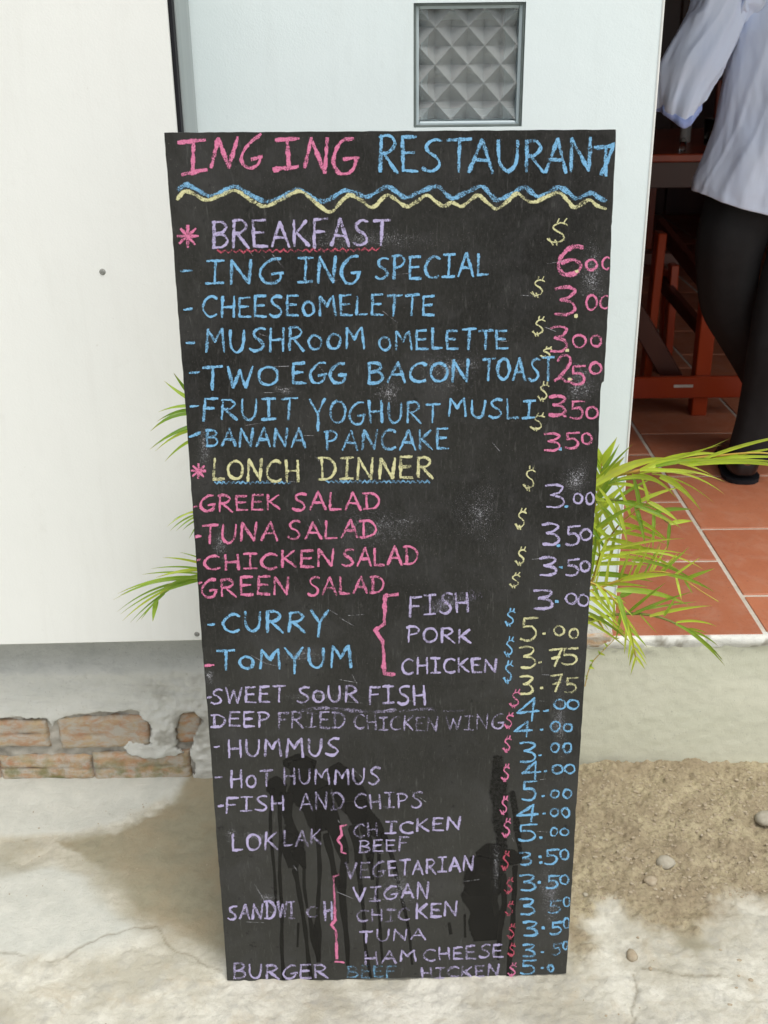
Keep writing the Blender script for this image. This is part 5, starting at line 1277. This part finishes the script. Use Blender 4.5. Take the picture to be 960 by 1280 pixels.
price('blue', '3.50', [('3', 650, 664, 1066, 1081, 2.8, .86), ('5', 681, 697, 1062, 1080), ('0', 700, 711, 1060, 1074, 2.9)], [(675, 1071), (676, 1078)])
price('blue', '3.50', [('3', 650, 669, 1094, 1113), ('5', 683, 698, 1095, 1111), ('0', 700, 711, 1092, 1105, 2.9)], [(674, 1103)])
price('blue', '3.50', [('3', 650, 668, 1124, 1143, 3.2), ('5', 686, 701, 1125, 1141, 2.6, .85), ('0', 704, 712, 1121, 1133, 2.4)])
price('blue', '3.50', [('3', 654, 671, 1153, 1171, 3.4), ('5', 688, 702, 1152, 1168, 3), ('0', 704, 712, 1147, 1160, 2.6)], [(679, 1160)])
price('blue', '3.50', [('3', 653, 668, 1181, 1196, 3), ('5', 690, 701, 1180, 1194, 2.4, .82), ('0', 703, 710, 1177, 1187, 2.6)], [(678, 1190)])
price('blue', '5.00', [('5', 651, 669, 1201, 1218, 3), ('0', 685, 692, 1206, 1214, 3.6)], [(678, 1210)])

# faint chalk dust where lines were wiped
def smudge(x, y, rx, ry, dens, seed, ang=0):
    V, Fc, A = [], [], []; n = 22; rr = random.Random(seed); LIFT[0] = (LIFT[0]+1) % 40; lift = .0003+LIFT[0]*.000005
    V.append(tuple(onb(x, y, lift))); A.append(dens); ca, sa = math.cos(ang), math.sin(ang)
    for ring in (1, 2, 3):
        for k in range(n):
            a = 6.2832*k/n; f = ring/3*(1+.12*math.sin(3*a+seed)); u, v = rx*f*math.cos(a), ry*f*math.sin(a)
            V.append(tuple(onb(x+u*ca-v*sa, y+u*sa+v*ca, lift))); A.append(dens*(1-ring/3)**.7 if ring < 3 else 0)
    for k in range(n): Fc.append([0, 1+k, 1+(k+1) % n])
    for r_ in range(2):
        for k in range(n): a = 1+r_*n; Fc.append([a+k, a+n+k, a+n+(k+1) % n, a+(k+1) % n])
    return V, Fc, A
def smudges():
    V, Fc, A = [], [], []
    for i, (x, y, rx, ry, d_, an) in enumerate([(740, 345, 30, 75, .50, 0), (725, 480, 40, 60, .50, .2), (485, 490, 34, 34, .52, .8), (355, 488, 28, 14, .5, 0), (262, 845, 12, 16, .58, 0), (380, 820, 50, 16, .5, 0), (720, 600, 30, 40, .55, .4),
        (560, 755, 60, 16, .52, -.35), (320, 1046, 46, 14, .50, 0), (335, 1122, 20, 10, .58, 0), (290, 1045, 16, 20, .52, 0), (700, 900, 20, 110, .48, 0), (400, 870, 110, 12, .45, 0), (255, 560, 16, 60, .50, 0), (470, 660, 120, 60, .42, 0),
        (620, 1080, 8, 60, .5, 0), (690, 1120, 30, 90, .48, 0), (600, 640, 60, 80, .42, 0), (275, 680, 20, 40, .5, 0), (500, 1110, 60, 60, .45, 0), (450, 300, 200, 30, .42, 0), (560, 460, 90, 60, .43, 0)]):
        v, f, a = smudge(x, y, rx, ry, d_+.13, i, an); k = len(V); V += v; Fc += [[q+k for q in g] for g in f]; A += a
    mesh_obj('chalk_dust', V, Fc, CH['white'], board, False, {'cover': A})['kind'] = 'stuff'
smudges()
# thin scratches
K = Line('white', None, 1200); rr = random.Random(4)
for i in range(60):
    x = rr.uniform(300, 700); y = rr.uniform(260, 1200); a = rr.uniform(-1.2, .2); l = rr.uniform(4, 26)
    K.poly([(x, y), (x+l*math.cos(a), y-l*math.sin(a))], .7, rr.uniform(.62, .82), False, .2)
K.done('scratch_marks')
# water runs
def runs():
    V, Fc, A = [], [], []
    def run(pts, ws, d_=1.0):
        pts = [np.array(p, float) for p in pts]; N = len(pts); out = []; wo = []
        for i in range(N-1):
            m_ = max(2, int(np.linalg.norm(pts[i+1]-pts[i])/5))
            for s in range(m_): t = s/m_; out.append(pts[i]+(pts[i+1]-pts[i])*t); wo.append(ws[i]+(ws[i+1]-ws[i])*t)
        out.append(pts[-1]); wo.append(ws[-1]); k0 = len(V); LIFT[0] = (LIFT[0]+1) % 40; lift = .00010+LIFT[0]*.0000045
        for i, q in enumerate(out):
            w_ = wo[i]*(1+.12*math.sin(i*.8+pts[0][0])); q = q+np.array([math.sin(i*.35+pts[0][0]), 0])*.7
            d = out[min(i+1, len(out)-1)]-out[max(i-1, 0)]; d = d/max(np.linalg.norm(d), 1e-6); nn_ = np.array([-d[1], d[0]])
            for s_, dd in ((-.72, 0), (-.36, 1), (.36, 1), (.72, 0)): e = q+nn_*w_*s_; V.append(tuple(onb(e[0], e[1], lift))); A.append(d_*dd*(.0 if i in (0,) else 1))
        for i in range(len(out)-1):
            for s_ in range(3): a = k0+i*4+s_; Fc.append([a, a+1, a+5, a+4])
    run([(352, 955), (375, 952), (395, 956)], [6, 18, 8]); run([(372, 948), (384, 985), (392, 1010), (400, 1040)], [16, 42, 26, 14])
    run([(340, 970), (345, 985), (352, 1005)], [8, 22, 10]); run([(352, 1000), (362, 1030), (366, 1062), (367, 1085)], [8, 10, 26, 10])
    run([(366, 1060), (374, 1068), (381, 1086)], [6, 14, 4])
    run([(415, 955), (432, 985), (446, 1008), (468, 1035), (480, 1050)], [12, 34, 26, 16, 6]); run([(398, 985), (412, 1020), (424, 1050), (432, 1080)], [22, 18, 14, 8])
    run([(340, 985), (338, 1020), (341, 1075), (346, 1132)], [4, 3.4, 3.2, 3]); run([(350, 1000), (350, 1080), (352, 1150), (354, 1225)], [4, 3.6, 3.8, 4])
    run([(367, 1083), (372, 1102), (377, 1130), (383, 1180), (390, 1225)], [8, 5, 4.5, 4, 4.5]); run([(380, 1083), (381, 1110), (384, 1135)], [4, 3.4, 3])
    run([(398, 1010), (399, 1080), (398, 1140), (396, 1170), (398, 1203)], [6, 4.5, 4, 9, 4]); run([(386, 1143), (393, 1170), (398, 1202)], [3, 8, 3])
    run([(372, 1152), (372, 1184)], [2.6, 2.2]); run([(407, 1040), (414, 1072), (417, 1092), (428, 1112), (431, 1150), (435, 1207)], [8, 6, 6, 9, 6, 4])
    run([(430, 1060), (429, 1110)], [5, 8]); run([(440, 1030), (448, 1070), (452, 1120), (457, 1180), (463, 1223)], [10, 8, 4, 3.5, 3.5]); run([(455, 1030), (462, 1060), (465, 1100)], [12, 10, 3])
    run([(472, 1040), (474, 1080), (471, 1124), (479, 1202)], [6, 3.4, 3, 3]); run([(478, 1040), (490, 1072), (500, 1110), (512, 1170), (516, 1206)], [5, 5, 4, 3, 2.4])
    run([(444, 1000), (448, 1030)], [26, 12]); run([(358, 990), (360, 1030)], [12, 8])
    run([(596, 1075), (612, 1070), (640, 1072), (652, 1076)], [16, 24, 18, 5]); run([(588, 1090), (598, 1110), (606, 1140), (608, 1176)], [10, 34, 34, 30], 1)
    run([(612, 1072), (606, 1095), (606, 1120)], [40, 44, 30]); run([(628, 1090), (630, 1130), (625, 1170), (622, 1200)], [8, 6, 5, 3]); run([(643, 1080), (644, 1110), (640, 1160), (636, 1222)], [6, 5, 5, 5])
    run([(622, 940), (622, 975), (626, 1010), (626, 1060)], [10, 24, 24, 18], .34); run([(640, 985), (645, 1030), (652, 1070)], [8, 10, 6], .36)
    run([(580, 1140), (582, 1172)], [3, 3], .6); run([(560, 1150), (563, 1168)], [3, 4], .6)
    mesh_obj('water_stain', V, Fc, M['wet'], board, False, {'cover': A})['kind'] = 'stuff'
runs()
